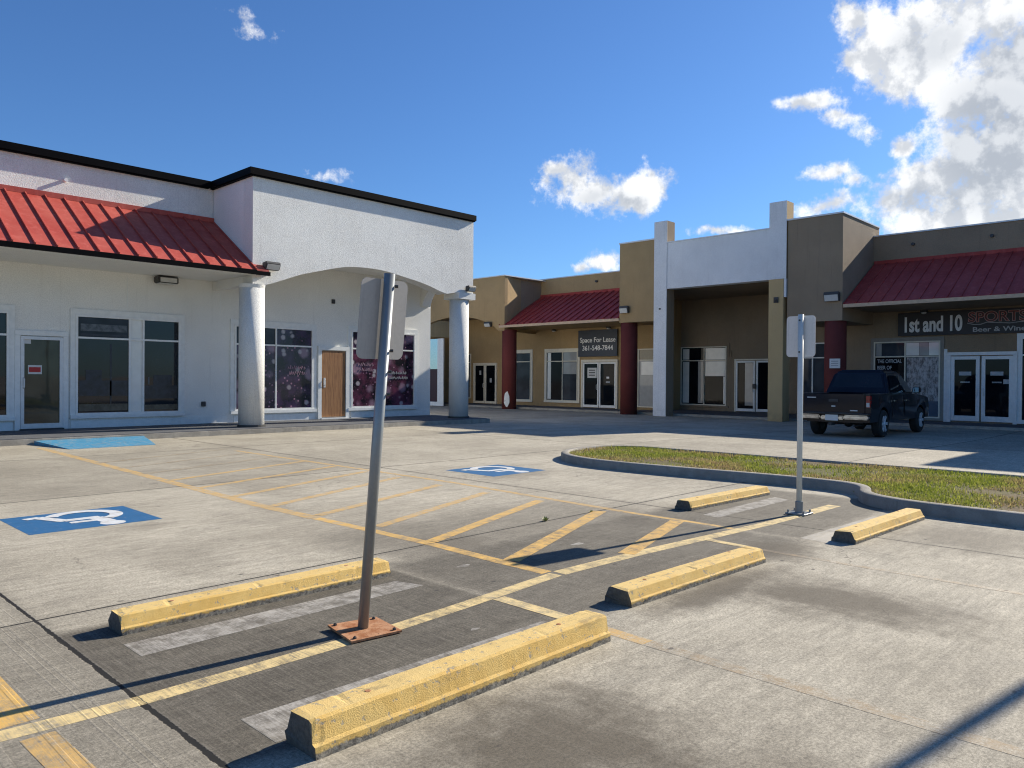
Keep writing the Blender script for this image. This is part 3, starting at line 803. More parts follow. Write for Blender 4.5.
def awning(par, W, u0, u1, d_out, z_e, z_r, d_in, mat, step, fasc, fh=0.13, soffit='white_smooth', seam=0.045):
    """sloped standing-seam roof from ridge at the wall down to the eave; fascia and soffit as sub-parts"""
    bm = NB()
    prof = [(d_in, z_r), (d_out, z_e), (d_out, z_e - 0.03), (d_in, z_e - 0.03)]
    a = [bm.verts.new(W.pt(u0, q, z)) for q, z in prof]; b = [bm.verts.new(W.pt(u1, q, z)) for q, z in prof]
    bm.faces.new(a); bm.faces.new(b[::-1])
    for i in range(4):
        j = (i + 1) % 4; bm.faces.new((a[j], a[i], b[i], b[j]))
    n = int((u1 - u0) / step); L = Vector((d_out - d_in, z_e - z_r)); nn = Vector((-L.y, L.x)).normalized() * seam
    if nn.y < 0: nn = -nn
    for k in range(n + 1):
        u = u1 - 0.02 - k * step
        if u < u0: break
        s = 0.014
        q = [(d_in, z_r), (d_out + 0.01, z_e - 0.005)]
        vs = []
        for uu in (u - s, u + s):
            for (q1, q2) in q: vs.append(bm.verts.new(W.pt(uu, q1, q2)))
            for (q1, q2) in q: vs.append(bm.verts.new(W.pt(uu, q1 + nn.x, q2 + nn.y)))
        for f in ((0, 1, 3, 2), (4, 6, 7, 5), (2, 3, 7, 6), (1, 5, 7, 3), (0, 2, 6, 4)): bm.faces.new([vs[i] for i in f])
    bmesh.ops.recalc_face_normals(bm, faces=bm.faces)
    aw = obj('awning', bm, mat, par)
    obj('fascia', W.B(u0, u1, d_out - 0.06, d_out + 0.03, z_e - 0.035 - fh, z_e - 0.012), M[fasc], aw)
    bm = NB(); W.box(bm, u0, u1, d_in - 0.02, d_in + 0.06, z_r - 0.03, z_r + 0.10)
    obj('ridge_cap', bm, mat, aw)
    obj('soffit', W.B(u0, u1, 0.003, d_out - 0.065, z_e - 0.035 - fh + 0.02, z_e - 0.034), M[soffit], aw)
    return aw


# ------------------------------------------------------------------ white building
WB = thing('white_building', (3, 21.45, 0.13), 'white stucco shop building with red metal awning, black roof edge and arched corner porch', 'building')
WA = Wall('Y', 21.45)
bm = NB(); bx(bm, -14, 18.1, 21.45, 34, 0.0, 6.84); obj('wall', bm, M['white_smooth'], WB)
# rough upper band of the wall, 3 cm proud of the lower one
obj('upper_wall', WA.B(-14, 9.93, 0.004, 0.03, 5.7, 6.84), M['white_wall'], WB)


def arch_beam(u0, u1, ztop, zs, za, n=28, flat_l=0.3, flat_r=0.3):
    pts = [(u0, ztop), (u0, zs)]
    a = u0 + flat_l; b = u1 - flat_r
    for i in range(n + 1):
        q = i / n; x = a + (b - a) * q; pts.append((x, zs + (za - zs) * (1 - (2 * q - 1) ** 2) ** 0.75))
    pts += [(u1, zs), (u1, ztop)]
    return pts


def arch_strip(bm, pts, f, d0, d1, ztop):
    """arch outline as quads between the intrados and the top, so there are no concave n-gons"""
    low = pts[1:-1]
    A0 = [bm.verts.new(f(a, b, d0)) for a, b in low]; A1 = [bm.verts.new(f(a, b, d1)) for a, b in low]
    T0 = [bm.verts.new(f(a, ztop, d0)) for a, b in low]; T1 = [bm.verts.new(f(a, ztop, d1)) for a, b in low]
    n = len(low)
    for i in range(n - 1):
        bm.faces.new((A0[i], A0[i + 1], T0[i + 1], T0[i])); bm.faces.new((A1[i + 1], A1[i], T1[i], T1[i + 1]))
        bm.faces.new((A0[i + 1], A0[i], A1[i], A1[i + 1])); bm.faces.new((T0[i], T0[i + 1], T1[i + 1], T1[i]))
    bm.faces.new((A0[0], T0[0], T1[0], A1[0])); bm.faces.new((A0[-1], A1[-1], T1[-1], T0[-1]))
    bmesh.ops.remove_doubles(bm, verts=bm.verts, dist=1e-5)
    bmesh.ops.recalc_face_normals(bm, faces=bm.faces)


bm = NB(); pts = [(9.95, 6.84), (9.95, 3.93), (10.2, 3.93)]
prof = [(10.25, 3.94), (10.75, 4.1), (11.36, 4.33), (12.0, 4.51), (12.84, 4.71), (13.55, 4.77), (14.29, 4.75), (15.06, 4.64), (15.88, 4.5), (16.82, 4.27)]
N = 40
import bisect


def interp(x):
    i = min(max(bisect.bisect([p[0] for p in prof], x) - 1, 0), len(prof) - 2)
    # catmull-rom for a smooth intrados
    p = prof; p0 = p[max(i - 1, 0)][1]; p1 = p[i][1]; p2 = p[i + 1][1]; p3 = p[min(i + 2, len(p) - 1)][1]
    tt = (x - p[i][0]) / (p[i + 1][0] - p[i][0])
    return 0.5 * (2 * p1 + (p2 - p0) * tt + (2 * p0 - 5 * p1 + 4 * p2 - p3) * tt ** 2 + (3 * p1 - p0 - 3 * p2 + p3) * tt ** 3)


pts = [(9.95, 6.84), (9.95, 3.95)] + [(10.25 + (16.82 - 10.25) * k / N, interp(10.25 + (16.82 - 10.25) * k / N)) for k in range(N + 1)] + [(17.3, 4.36), (18.0, 4.36), (18.0, 6.84)]
arch_strip(bm, pts, lambda a, b, d: (a, d, b), 19.1, 19.6, 6.84)
obj('porch_front', bm, M['white_wall'], WB)
obj('porch_side', B(9.95, 10.2, 19.603, 21.447, 3.95, 6.838), M['white_smooth'], WB)
bm = NB(); pe = arch_beam(19.603, 21.447, 6.838, 4.05, 4.75, 20, 0.15, 0.1)
arch_strip(bm, pe, lambda a, b, d: (d, a, b), 17.62, 17.998, 6.838)
obj('porch_side', bm, M['white_smooth'], WB)
obj('porch_ceiling', B(10.203, 17.617, 19.603, 21.447, 4.95, 5.05), M['white_smooth'], WB)
obj('porch_roof', B(10.0, 17.95, 19.2, 21.44, 6.845, 6.90), M['dark'], WB)
for (x, z1, capw) in ((10.07, 3.952, 0.37), (17.6, 4.36, 0.37)):
    bm = NB(); cyl(bm, (x, 19.36, 0.13), (x, 19.36, z1 - (0.02 if x < 12 else 0.22)), 0.335, 0.33, 40)
    c_ = obj('column', bm, M['white_wall'], WB, True)
    for p in c_.data.polygons:
        if abs(p.normal.z) > .5: p.use_smooth = False
    bm = NB()
    if x > 12: bx(bm, x - .36, x + .40, 18.98, 19.74, z1 - 0.218, z1 - 0.003)
    else: cyl(bm, (x, 19.36, z1 - 0.10), (x, 19.36, z1 - 0.004), 0.332, 0.36, 40)
    obj('capital', bm, M['white_wall'], c_)
    bm = NB(); cyl(bm, (x, 19.36, 0.131), (x, 19.36, 0.19), 0.37, 0.37, 24)
    obj('plinth', bm, M['dark'], c_)
# black roof edge
bm = NB()
zt0, zt1 = 6.81, 7.02
bx(bm, -14, 9.82, 21.28, 21.62, zt0 + .03, zt1); bx(bm, 9.82, 10.05, 18.985, 21.62, zt0 + .03, zt1)
bx(bm, 10.05, 18.03, 18.985, 19.25, zt0 + .03, zt1); bx(bm, 17.85, 18.03, 19.25, 21.6, zt0 + .03, zt1)
bx(bm, -14, 9.78, 21.32, 21.6, zt0, zt0 + .03); bx(bm, 9.86, 10.04, 19.02, 21.6, zt0, zt0 + .03); bx(bm, 10.04, 18.01, 19.02, 19.22, zt0, zt0 + .03)
obj('roof_edge', bm, M['black'], WB)
obj('corner_strip', B(18.003, 18.06, 19.2, 19.27, 4.4, 6.8), M['trim_white'], WB)  # narrow white strip down the end corner of the porch
obj('roof', B(-13.9, 18.0, 21.65, 33.9, 6.85, 6.9), M['dark'], WB)
aw = awning(WB, WA, -14, 9.94, 2.60, 4.30, 5.90, 0.035, M['roof_red'], 0.425, 'black', 0.09)
# short return of the awning in front of the porch corner
bm = NB()
for k in (0,):
    v = [bm.verts.new(p) for p in ((9.942, 18.85, 4.27), (10.30, 18.85, 4.27), (10.30, 19.09, 4.27), (9.942, 19.09, 4.27), (9.942, 18.85, 4.31), (10.30, 18.85, 4.31), (10.30, 19.09, 4.47), (9.942, 19.09, 4.47))]
    for f in ((0, 3, 2, 1), (4, 5, 6, 7), (0, 1, 5, 4), (1, 2, 6, 5), (2, 3, 7, 6), (3, 0, 4, 7)): bm.faces.new([v[i] for i in f])
obj('awning_return', bm, M['roof_red'], aw)
obj('fascia', B(9.942, 10.32, 18.82, 18.9, 4.17, 4.268), M['black'], aw)
# upper pipe stub
bm = NB(); cyl(bm, (6.13, 21.43, 6.36), (6.13, 21.33, 6.36), 0.045, seg=12); obj('pipe_stub', bm, M['trim_white'], WB)
# vertical control joints (thin battens)
for u in (10.18, 7.62): obj('joint_batten', WA.B(u, u + 0.02, 0.002, 0.008, 3.3, 4.1), M['trim_white'], WB)
# base board and pilaster strips between the openings
for u0, u1 in ((2.2, 5.02), (6.28, 10.4), (10.6, 13.3), (14.68, 18.05)):
    obj('base_board', WA.B(u0, u1, 0.002, 0.022, 0.135, 0.33), M['trim_white'], WB)
window(WA, WB, 2.2, 4.93, 0.47, 3.0, (3.4,), panes=['glass_shop'] * 4, trim='trim_white')
w1 = window(WA, WB, 6.38, 9.02, 0.47, 3.02, (7.68, 8.03), panes=['glass_shop', 'glass_grey', 'blind', 'blind', 'glass_shop', 'glass_shop'], trim='trim_white')
for (a_, b_, c_, d_, mk) in ((6.46, 7.64, 0.56, 0.74, 'refl_ground'), (6.46, 7.64, 0.95, 1.35, 'refl_dark'), (6.62, 7.0, 1.35, 1.62, 'refl_dark'), (7.2, 7.24, 0.74, 2.3, 'refl_dark'), (6.5, 7.62, 2.62, 2.80, 'refl_pale'), (6.5, 7.62, 2.50, 2.55, 'refl_dark'),
                             (8.08, 8.95, 0.56, 0.70, 'refl_ground'), (8.08, 8.95, 0.86, 1.22, 'refl_dark'), (8.16, 8.2, 1.25, 1.45, 'refl_pale'), (8.3, 8.8, 1.22, 1.5, 'refl_dark')):
    panel(WA, w1, a_, b_, c_, d_, mk, 'reflection_panel', 0.018)  # thin panels laid over the panes stand in for reflections in the glass
w2 = window(WA, WB, 10.60, 13.22, 0.47, 3.0, (11.93,), panes=['floral', 'glass_grey', 'floral', 'floral'], trim='trim_white')
w3 = window(WA, WB, 14.66, 17.35, 0.47, 3.04, (), panes=['floral_b', 'floral'], trim='trim_white')
# unreadable script on the films: short pale strokes
def scribble(par, u0, u1, z0, rows, mat, seed):
    rr = random.Random(seed); bm = NB()
    for k in range(rows):
        z = z0 - k * 0.17; u = u0 + k * 0.05
        while u < u1:
            h = rr.uniform(0.06, 0.13); wd = rr.uniform(0.03, 0.06)
            pts = [WA.pt(u, 0.024, z), WA.pt(u + wd * .4, 0.024, z + h), WA.pt(u + wd, 0.024, z + h * rr.uniform(0, .6))]
            for p, q in zip(pts, pts[1:]): cyl(bm, p, q, 0.009, seg=5)
            u += wd + rr.uniform(0.01, 0.04)
    return obj('film_script', bm, M[mat], par)


mt, t = material("pink_script"); fin(t, t.mix(t.noise(t.pos(), 8), (0.30, 0.14, 0.2), (0.5, 0.36, 0.42)), 0.5); M['pink'] = mt
scribble(w2, 12.35, 12.98, 1.72, 2, 'pink', 3); scribble(w3, 14.95, 15.6, 1.86, 2, 'pink', 5); scribble(w3, 16.2, 17.0, 1.6, 2, 'letter_grey', 9)
# glass door with red sign
d1 = door(WA, WB, 5.17, 6.09, 0.17, 2.42, 'alu', 'glass_door', None, 0.075)
door_frame(WA, WB, 5.17, 6.09, 0.135, 2.44, 'trim_white', 0.12, 0.06)
handle(WA, d1, 5.235, 1.28)
p_ = panel(WA, d1, 5.33, 5.63, 1.50, 1.72, 'paper', 'door_sign', 0.030)
panel(WA, d1, 5.35, 5.60, 1.55, 1.67, 'red_sign', 'sign_face', 0.037)
panel(WA, d1, 5.25, 5.39, 2.24, 2.35, 'paper', 'sticker', 0.031)
obj('threshold', WA.B(5.15, 6.11, 0.004, 0.11, 0.132, 0.162), M['dark'], d1)
# wooden door
bm = NB(); WA.box(bm, 13.55, 14.42, 0.012, 0.05, 0.2, 2.33); wd_ = obj('door', bm, M['wood'], WB, label='brown wooden door')
door_frame(WA, WB, 13.53, 14.44, 0.135, 2.35, 'trim_white', 0.13, 0.07)
bm = NB(); WA.box(bm, 13.60, 13.67, 0.052, 0.065, 1.15, 1.46); obj('handle_plate', bm, M['alu'], wd_)
handle(WA, wd_, 13.635, 1.31, 0.04, 0.2, 0.066)
obj('threshold', WA.B(13.5, 14.5, 0.005, 0.14, 0.132, 0.165), M['trim_white'], wd_)
for (u, z, nm, lb, ct) in ((9.69, 0.69, 'outlet_box', 'small dark electrical outlet low on the white wall right of the window', 'outlet'),
                           (13.97, 3.94, 'alarm_box', 'small dark alarm box high on the wall above the wooden door', 'alarm')):
    bm = NB(); WA.box(bm, u - .06, u + .06, 0.004, 0.05, z - .07, z + .07); bmesh.ops.bevel(bm, geom=bm.edges[:], offset=0.008, segments=2, affect='EDGES')
    o_ = obj(nm, bm, M['dark']); tag(o_, lb, ct)


def flood(loc, dirv, label, wd=0.34, h=0.17, dp=0.2, group='wall lamps'):
    """box flood lamp: housing, lens, bracket; dirv is the outward axis ('-X','-Y')"""
    x, y, z = loc; th = thing('wall_lamp', loc, label, 'lamp', group)
    def f(u, dd, zz): return (x + u, y - dd, z + zz) if dirv == '-Y' else (x - dd, y + u, z + zz)
    prof = [(0.03, h * .5), (dp, h * .62), (dp + .02, h * .3), (dp * .75, -h * .45), (0.03, -h * .45)]
    bm = NB(); a = [bm.verts.new(f(-wd / 2, p, q)) for p, q in prof]; b = [bm.verts.new(f(wd / 2, p, q)) for p, q in prof]
    bm.faces.new(a); bm.faces.new(b[::-1])
    for i in range(5):
        j = (i + 1) % 5; bm.faces.new((a[i], b[i], b[j], a[j]))
    bmesh.ops.recalc_face_normals(bm, faces=bm.faces); bmesh.ops.bevel(bm, geom=bm.edges[:], offset=0.01, segments=2, affect='EDGES')
    obj('housing', bm, M['dark'], th)
    bm = NB(); p0, p1 = prof[2], prof[3]
    v = [bm.verts.new(f(s * (wd / 2 - .03), p[0] + .006 + (0.0), p[1] - 0.004 + e)) for s, p, e in ((-1, p0, -.01), (1, p0, -.01), (1, p1, .012), (-1, p1, .012))]
    v2 = [bm.verts.new(Vector(q.co) + (Vector(f(0, .012, -.004)) - Vector(loc))) for q in v]
    bm.faces.new(v); bm.faces.new(v2[::-1])
    for i in range(4):
        j = (i + 1) % 4; bm.faces.new((v[i], v2[i], v2[j], v[j]))
    bmesh.ops.recalc_face_normals(bm, faces=bm.faces)
    obj('lens', bm, M['lens'], th)
    bm = NB(); cyl(bm, f(0, 0.0, 0), f(0, 0.035, 0), 0.05, seg=12); obj('bracket', bm, M['dark'], th)
    return th


flood((10.42, 19.097, 4.44), '-Y', 'flood lamp on the white porch corner at the end of the red awning', 0.42, 0.2, 0.24)
flood((17.78, 19.097, 4.50), '-Y', 'flood lamp on the white porch above its far column', 0.34, 0.18, 0.2)
# soffit lamp of the white building
th = thing('soffit_lamp', (8.5, 21.2, 4.12), 'beige box lamp under the white soffit left of the porch column', 'lamp')
obj('housing', B(8.28, 8.82, 21.05, 21.38, 3.99, 4.17, bev=0.02), M['dark'], th)
obj('lens', B(8.33, 8.77, 21.036, 21.049, 4.01, 4.13), M['lens'], th); obj('lens', B(8.33, 8.77, 21.08, 21.35, 3.975, 3.989), M['lens'], th)

# ------------------------------------------------------------------ tan shopping strip
TB = thing('shopping_strip', (31.7, 15, 0.0), 'long tan and brown shopping strip with maroon awnings and a tall white entrance frame', 'building')
WT = Wall('X', 31.7); WR = Wall('X', 33.7)
obj('wall', B(31.7, 46, 20.5, 45, -0.14, 6.93), M['tan'], TB)
obj('wall', B(31.7, 46, -8, 13.6, -0.14, 7.16), M['brown'], TB)
obj('wall', B(33.7, 45.9, 13.603, 20.497, -0.14, 7.3), M['brown'], TB)
# pale roof edge flashings
for (x0, y0, y1, z) in ((31.66, 20.5, 45, 6.932), (31.66, -8, 13.6, 7.162)):
    obj('roof_edge', B(x0, x0 + 0.25, y0, y1, z, z + 0.05), M['alu'], TB)


def bay(y0, y1, z0, z1, mat, x1=32.3):
    o_ = obj('bay', B(28.5, x1, y0, y1, z0, z1), M[mat], TB)
    obj('roof_edge', B(28.46, x1 + .03, y0 - .03, y1 + .03, z1 + .002, z1 + .06), M['alu'], o_)
    return o_


bay(18.70, 20.56, 4.05, 7.60, 'tan', 29.4)
bay(10.64, 12.71, 3.70, 7.60, 'brown')
bay(-6.0, 2.0, 3.70, 7.60, 'brown')
# entrance frame
wf = 'cool_white'
ep = obj('entrance_pillar', B(28.467, 29.06, 18.05, 18.69, -0.1, 8.34), M['brown'], TB); obj('white_face', B(28.44, 28.465, 18.048, 18.692, -0.1, 8.342, bev=0.004), M[wf], ep)
ep = obj('entrance_pillar', B(28.467, 29.06, 12.74, 13.43, 5.40, 8.38), M['tan'], TB); obj('white_face', B(28.44, 28.465, 12.738, 13.432, 5.40, 8.382, bev=0.004), M[wf], ep)
obj('pillar_edge', B(28.45, 29.05, 12.74, 12.83, 4.69, 5.397), M[wf], TB)
obj('entrance_lintel', B(28.47, 28.95, 13.433, 18.047, 5.40, 7.37), M[wf], TB)
obj('lintel_cap', B(28.44, 28.98, 13.435, 18.045, 7.373, 7.42), M['alu'], TB)
gc = obj('gold_column', B(28.43, 29.05, 12.835, 13.43, -0.1, 5.397, bev=0.01), M['gold'], TB)
obj('entrance_ceiling', B(28.96, 33.9, 12.85, 20.6, 5.45, 6.9), M['brown'], TB)
bm = NB(); cyl(bm, (28.43, 13.12, 4.58), (28.33, 13.12, 4.55), 0.05, 0.06, 12); bx(bm, 28.39, 28.428, 13.03, 13.21, 4.48, 4.7)
tag(obj('security_camera', bm, M['dark']), 'small dark security camera on the gold column', 'camera')
bm = NB(); cyl(bm, (28.44, 18.37, 4.55), (28.39, 18.37, 4.55), 0.04, 0.035, 12)
tag(obj('doorbell_sensor', bm, M['dark']), 'tiny dark sensor on the left white entrance pillar', 'sensor')
# arched bay at the far left
bm = NB(); pts = arch_beam(27.85, 35.7, 6.83, 3.98, 4.88, 32, 0.45, 0.5)
arch_strip(bm, pts, lambda a, b, d: (d, a, b), 28.5, 28.72, 6.83)
ab = obj('arched_bay', bm, M['tan'], TB)
bm = NB(); prism(bm, [(28.723, 27.855), (31.697, 28.52), (31.697, 28.82), (28.723, 28.155)], lambda a, b, d: (a, b, d), 3.98, 6.828)
obj('bay_side', bm, M['tan'], TB)
obj('awning_filler', B(28.51, 31.69, 28.23, 28.5, 4.1, 4.2), M['tan'], TB)
obj('bay_side', B(28.5, 31.697, 35.4, 35.7, -0.1, 3.97), M['tan'], TB)
obj('bay_ceiling', B(29.003, 31.697, 28.153, 35.697, 5.0, 6.82), M['brown'], TB)
obj('roof_edge', B(28.46, 31.7, 27.82, 35.72, 6.832, 6.88), M['alu'], TB)
# maroon round columns
for (y, z1) in ((27.85, 4.03), (20.28, 4.047), (11.02, 3.697), (2.2, 3.697)):
    bm = NB(); cyl(bm, (28.88, y, -0.1), (28.88, y, z1), 0.38, 0.38, 36)
    c_ = obj('column', bm, M['maroon'], TB, True)
    for p in c_.data.polygons:
        if abs(p.normal.z) > .5: p.use_smooth = False
# bare patch at the foot of the far maroon column
bm = NB(); rr = random.Random(4); pts = []
for k in range(14):
    a = k / 14 * 2 * math.pi; pts.append((0.17 * math.cos(a) * rr.uniform(.8, 1.1), 0.42 * math.sin(a) * rr.uniform(.8, 1.05)))
vs = []
for u, z in pts:
    an = R(205) + u / 0.38; vs.append(bm.verts.new((28.88 + 0.386 * math.cos(an), 27.85 + 0.386 * math.sin(an), 0.42 + z)))
c0 = bm.verts.new((28.88 + 0.388 * math.cos(R(205)), 27.85 + 0.388 * math.sin(R(205)), 0.42))
for i in range(14): bm.faces.new((vs[i], vs[(i + 1) % 14], c0))
obj('bare_patch', bm, M['trim_white'], TB)

awning(TB, WT, 20.57, 28.22, 3.22, 4.27, 6.0, 0.003, M['roof_maroon'], 0.42, 'fascia_tan', 0.10, 'tan', 0.045)
awning(TB, WT, 2.01, 10.60, 3.22, 4.29, 6.10, 0.003, M['roof_maroon'], 0.42, 'fascia_tan', 0.10, 'brown', 0.03)

# windows and doors of the strip
window(WT, TB, 28.85, 30.02, 0.28, 2.97, (), panes=['glass_grey', 'glass_grey'], fm='frame_cream', trim='frame_cream')
lw = window(WT, TB, 25.5, 27.72, 0.30, 2.97, (26.55,), panes=['glass_grey', 'blind_grey', 'glass', 'glass'], fm='frame_cream', trim='frame_cream')
panel(WT, lw, 27.38, 27.62, 0.4, 2.9, 'blind', 'curtain'); panel(WT, lw, 25.6, 26.5, 1.75, 2.38, 'blind_grey', 'blind')
# far-left double door and side lights
for (a, b, hu) in ((32.52, 33.42, 32.6), (31.58, 32.48, 32.4)): door(WT, TB, a, b, 0.02, 2.33, 'frame_cream', 'glass', hu, 0.08)
door_frame(WT, TB, 31.58, 33.42, 0.003, 2.34, 'frame_cream')
obj('mark_on_glass', WT.B(32.85, 33.0, 0.03, 0.034, 1.7, 1.95), M['letter_grey'], TB); obj('mark_on_glass', WT.B(31.95, 32.12, 0.03, 0.034, 1.25, 1.5), M['letter_grey'], TB)
window(WT, TB, 35.0, 36.0, 0.28, 2.97, (35.5,), fm='frame_white', panes=['glass'] * 4)
window(WT, TB, 33.75, 34.6, 0.28, 2.97, (), fm='frame_cream', panes=['glass_grey'] * 2)
# glazed screen under the arch: white post, bottom rail, sky reflecting glass over a maroon panel
sc = Wall('X', 28.9)
gs = obj('glazed_screen', sc.B(33.02, 33.52, 0.0, 0.08, -0.1, 3.75), M['frame_white'], TB)
obj('bottom_rail', sc.B(33.523, 35.39, 0.0, 0.06, -0.1, 0.12), M['frame_white'], gs)
obj('maroon_panel', sc.B(33.53, 35.38, 0.01, 0.04, 0.123, 2.0), M['maroon_panel'], gs); obj('pane', sc.B(33.53, 35.38, 0.01, 0.03, 2.003, 3.74), M['mirror'], gs)

# lease unit doors
ld = [door(WT, TB, 24.10, 25.12, 0.03, 2.36, 'frame_white', 'glass', 24.2, 0.08), door(WT, TB, 23.02, 24.06, 0.03, 2.36, 'frame_white', 'glass', 23.96, 0.08)]
door_frame(WT, TB, 23.02, 25.12, 0.003, 2.38, 'frame_cream', 0.12)
p_ = panel(WT, ld[0], 24.25, 24.85, 1.55, 2.08, 'paper', 'notice', 0.03)
for k in range(3): panel(WT, ld[0], 24.35, 24.75, 1.93 - k * 0.13, 1.98 - k * 0.13, 'dark', 'print_line', 0.037)
panel(WT, ld[1], 23.45, 23.62, 1.52, 1.62, 'letter_white', 'sticker', 0.03); panel(WT, ld[1], 23.4, 23.65, 1.3, 1.38, 'letter_grey', 'sticker', 0.03)
# window right of the maroon column
rw = window(WT, TB, 20.62, 21.75, 0.12, 3.0, (21.66,), panes=['blind_grey', 'blind_tan', 'blind_grey', 'blind_tan'], fm='frame_cream')
panel(WT, rw, 20.7, 21.5, 1.72, 2.36, 'blind', 'blind')
# recessed entrance
ew = window(WR, TB, 17.98, 20.48, 0.25, 3.12, (19.18,), panes=['glass', 'glass', 'glass', 'glass'], fm='frame_cream', trim='brown')
panel(WR, ew, 20.02, 20.38, 0.35, 2.38, 'blind', 'curtain'); panel(WR, ew, 20.02, 20.38, 2.5, 3.02, 'blind', 'curtain')
panel(WR, ew, 19.25, 19.52, 0.35, 3.02 - 0.62, 'blind_grey', 'curtain')
panel(WR, ew, 18.05, 19.12, 1.68, 2.40, 'blind', 'blind'); panel(WR, ew, 18.05, 19.12, 2.48, 3.04, 'blind', 'blind')
panel(WR, ew, 18.05, 18.15, 0.35, 1.66, 'blind', 'curtain')
ed = [door(WR, TB, 16.52, 17.48, 0.03, 2.4, 'frame_white', 'glass', 16.62, 0.08), door(WR, TB, 15.52, 16.46, 0.03, 2.4, 'frame_white', 'glass', 16.36, 0.08)]
panel(WR, ed[0], 16.62, 17.03, 0.3, 2.3, 'blind_grey', 'curtain', 0.03)
door_frame(WR, TB, 15.52, 17.48, 0.003, 2.42, 'frame_cream', 0.07)
bm = NB(); WR.box(bm, 16.42, 16.58, 0.14, 0.2, 1.1, 1.32); obj('lock_box', bm, M['dark'], ed[0])
obj('conduit', WR.B(17.74, 17.79, 0.004, 0.05, 0.0, 2.9), M['brown'], TB)
obj('door_pier', WR.B(17.56, 17.95, 0.005, 0.04, 0.0, 2.6), M['brown'], TB)
# unit behind the near pillar
mw = window(WT, TB, 11.7, 14.2 - 0.6, 0.33, 3.06, (13.01, 12.3), panes=['blind_grey', 'glass', 'glass_grey', 'glass_grey', 'glass_grey', 'blind_grey'], fm='frame_white')
# bar unit
bw = window(WT, TB, 8.22, 10.58, 0.12, 3.02, (9.44,), panes=['glass_grey', 'glass', 'glass', 'glass_grey'], fm='frame_cream', trim='taupe')
panel(WT, bw, 8.28, 9.38, 0.18, 2.40, 'poster', 'poster')
panel(WT, bw, 8.95, 9.41, 2.48, 2.96, 'blind', 'blind'); panel(WT, bw, 8.28, 8.62, 2.48, 2.96, 'blind', 'blind'); panel(WT, bw, 8.63, 8.94, 2.48, 2.96, 'blind_grey', 'blind')
panel(WT, bw, 10.3, 10.5, 2.48, 2.96, 'blind_grey', 'blind')
for k, s in enumerate(("THE OFFICIAL", "BEER OF", "THE")): text_obj('window_lettering', s, WT, 10.46, 2.2 - k * 0.25, 0.2, 'letter_grey', bw, 0.72, 0.004, 0.025, 0, 'LEFT')
bd = [door(WT, TB, 6.93, 7.86, 0.06, 2.42, 'alu', 'glass', 7.0, 0.12), door(WT, TB, 5.90, 6.87, 0.06, 2.42, 'alu', 'glass', 6.8, 0.12)]
door_frame(WT, TB, 5.90, 7.86, 0.003, 2.45, 'alu', 0.12)
for dd_, u0, u1 in ((bd[0], 7.2, 7.6), (bd[1], 6.2, 6.6)):
    panel(WT, dd_, u0, u1, 1.72, 1.86, 'letter_grey', 'sticker', 0.03); panel(WT, dd_, u0 + .05, u1 - .05, 1.45, 1.5, 'blind_grey', 'sticker', 0.03)
panel(WT, bd[1], 6.03, 6.2, 1.42, 1.58, 'letter_grey', 'sticker', 0.03)
window(WT, TB, 3.2, 5.68, 0.12, 3.05, (4.4,), panes=['glass'] * 4, fm='alu', trim='alu')
# pilaster between bar window and door, dark base bricks
obj('door_pier', WT.B(7.99, 8.10, 0.005, 0.035, 0.0, 2.7), M['alu'], TB)
for (y, z) in ((24.3, 6.55), (6.6, 6.72), (9.2, 6.72)):
    bm = NB(); cyl(bm, (31.7, y, z), (31.6, y, z), 0.06, seg=12); obj('roof_drain', bm, M['dark'], TB)

# lamps of the strip
flood((28.497, 20.22, 4.60), '-X', 'box lamp on the tan bay above the maroon column beside the lease sign', 0.46, 0.3, 0.18)
flood((28.497, 10.98, 4.55), '-X', 'box lamp on the brown bay above the parked pickup truck', 0.55, 0.32, 0.18)
flood((28.497, 28.95, 4.32), '-X', 'flood lamp on the tan arched bay at the left end of the maroon awning', 0.45, 0.25, 0.2)
for (y, lb) in ((27.0, 'round soffit lamp above the lease unit window'), (23.35, 'round soffit lamp above the lease sign'), (8.74, 'round soffit lamp above the bar sign')):
    th = thing('soffit_lamp', (31.45, y, 4.1), lb, 'lamp', 'soffit lamps')
    bm = NB(); cyl(bm, (31.45, y, 4.17), (31.45, y, 4.08), 0.12, 0.13, 20); obj('housing', bm, M['dark'], th)
    bm = NB(); bmesh.ops.create_uvsphere(bm, u_segments=16, v_segments=8, radius=0.10, matrix=Matrix.Translation((31.45, y, 4.075)) @ Matrix.Diagonal((1, 1, .6, 1))); obj('lens', bm, M['lens'], th, True)

# ------------------------------------------------------------------ signs on the strip
th = thing('lease_sign', (31.66, 24.15, 2.66), 'dark slate banner reading Space For Lease with a phone number above the glass doors', 'sign')
obj('banner', WT.B(22.9, 25.41, 0.10, 0.13, 2.66, 4.03, bev=0.004), M['sign_slate'], th)
text_obj('lettering', "Space For Lease", WT, 24.14, 3.40, 0.36, 'letter_white', th, 0.98, 0.005, 0.136)
text_obj('lettering', "361-548-7844", WT, 24.14, 2.98, 0.36, 'letter_white', th, 0.98, 0.005, 0.136)
th = thing('bar_sign', (31.66, 6.5, 3.2), 'black banner reading 1st and 10 Sports over the bar window and doors', 'sign')
obj('banner', WT.B(2.6, 9.68, 0.10, 0.13, 3.22, 4.10, bev=0.004), M['sign_black'], th)
text_obj('lettering', "1st and 10", WT, 9.52, 3.38, 0.78, 'letter_white', th, 0.62, 0.026, 0.136, 0.0, 'LEFT')
text_obj('lettering', "SPORTS", WT, 7.30, 3.66, 0.50, 'letter_grey', th, 1.05, 0.022, 0.134, 0.0, 'LEFT')
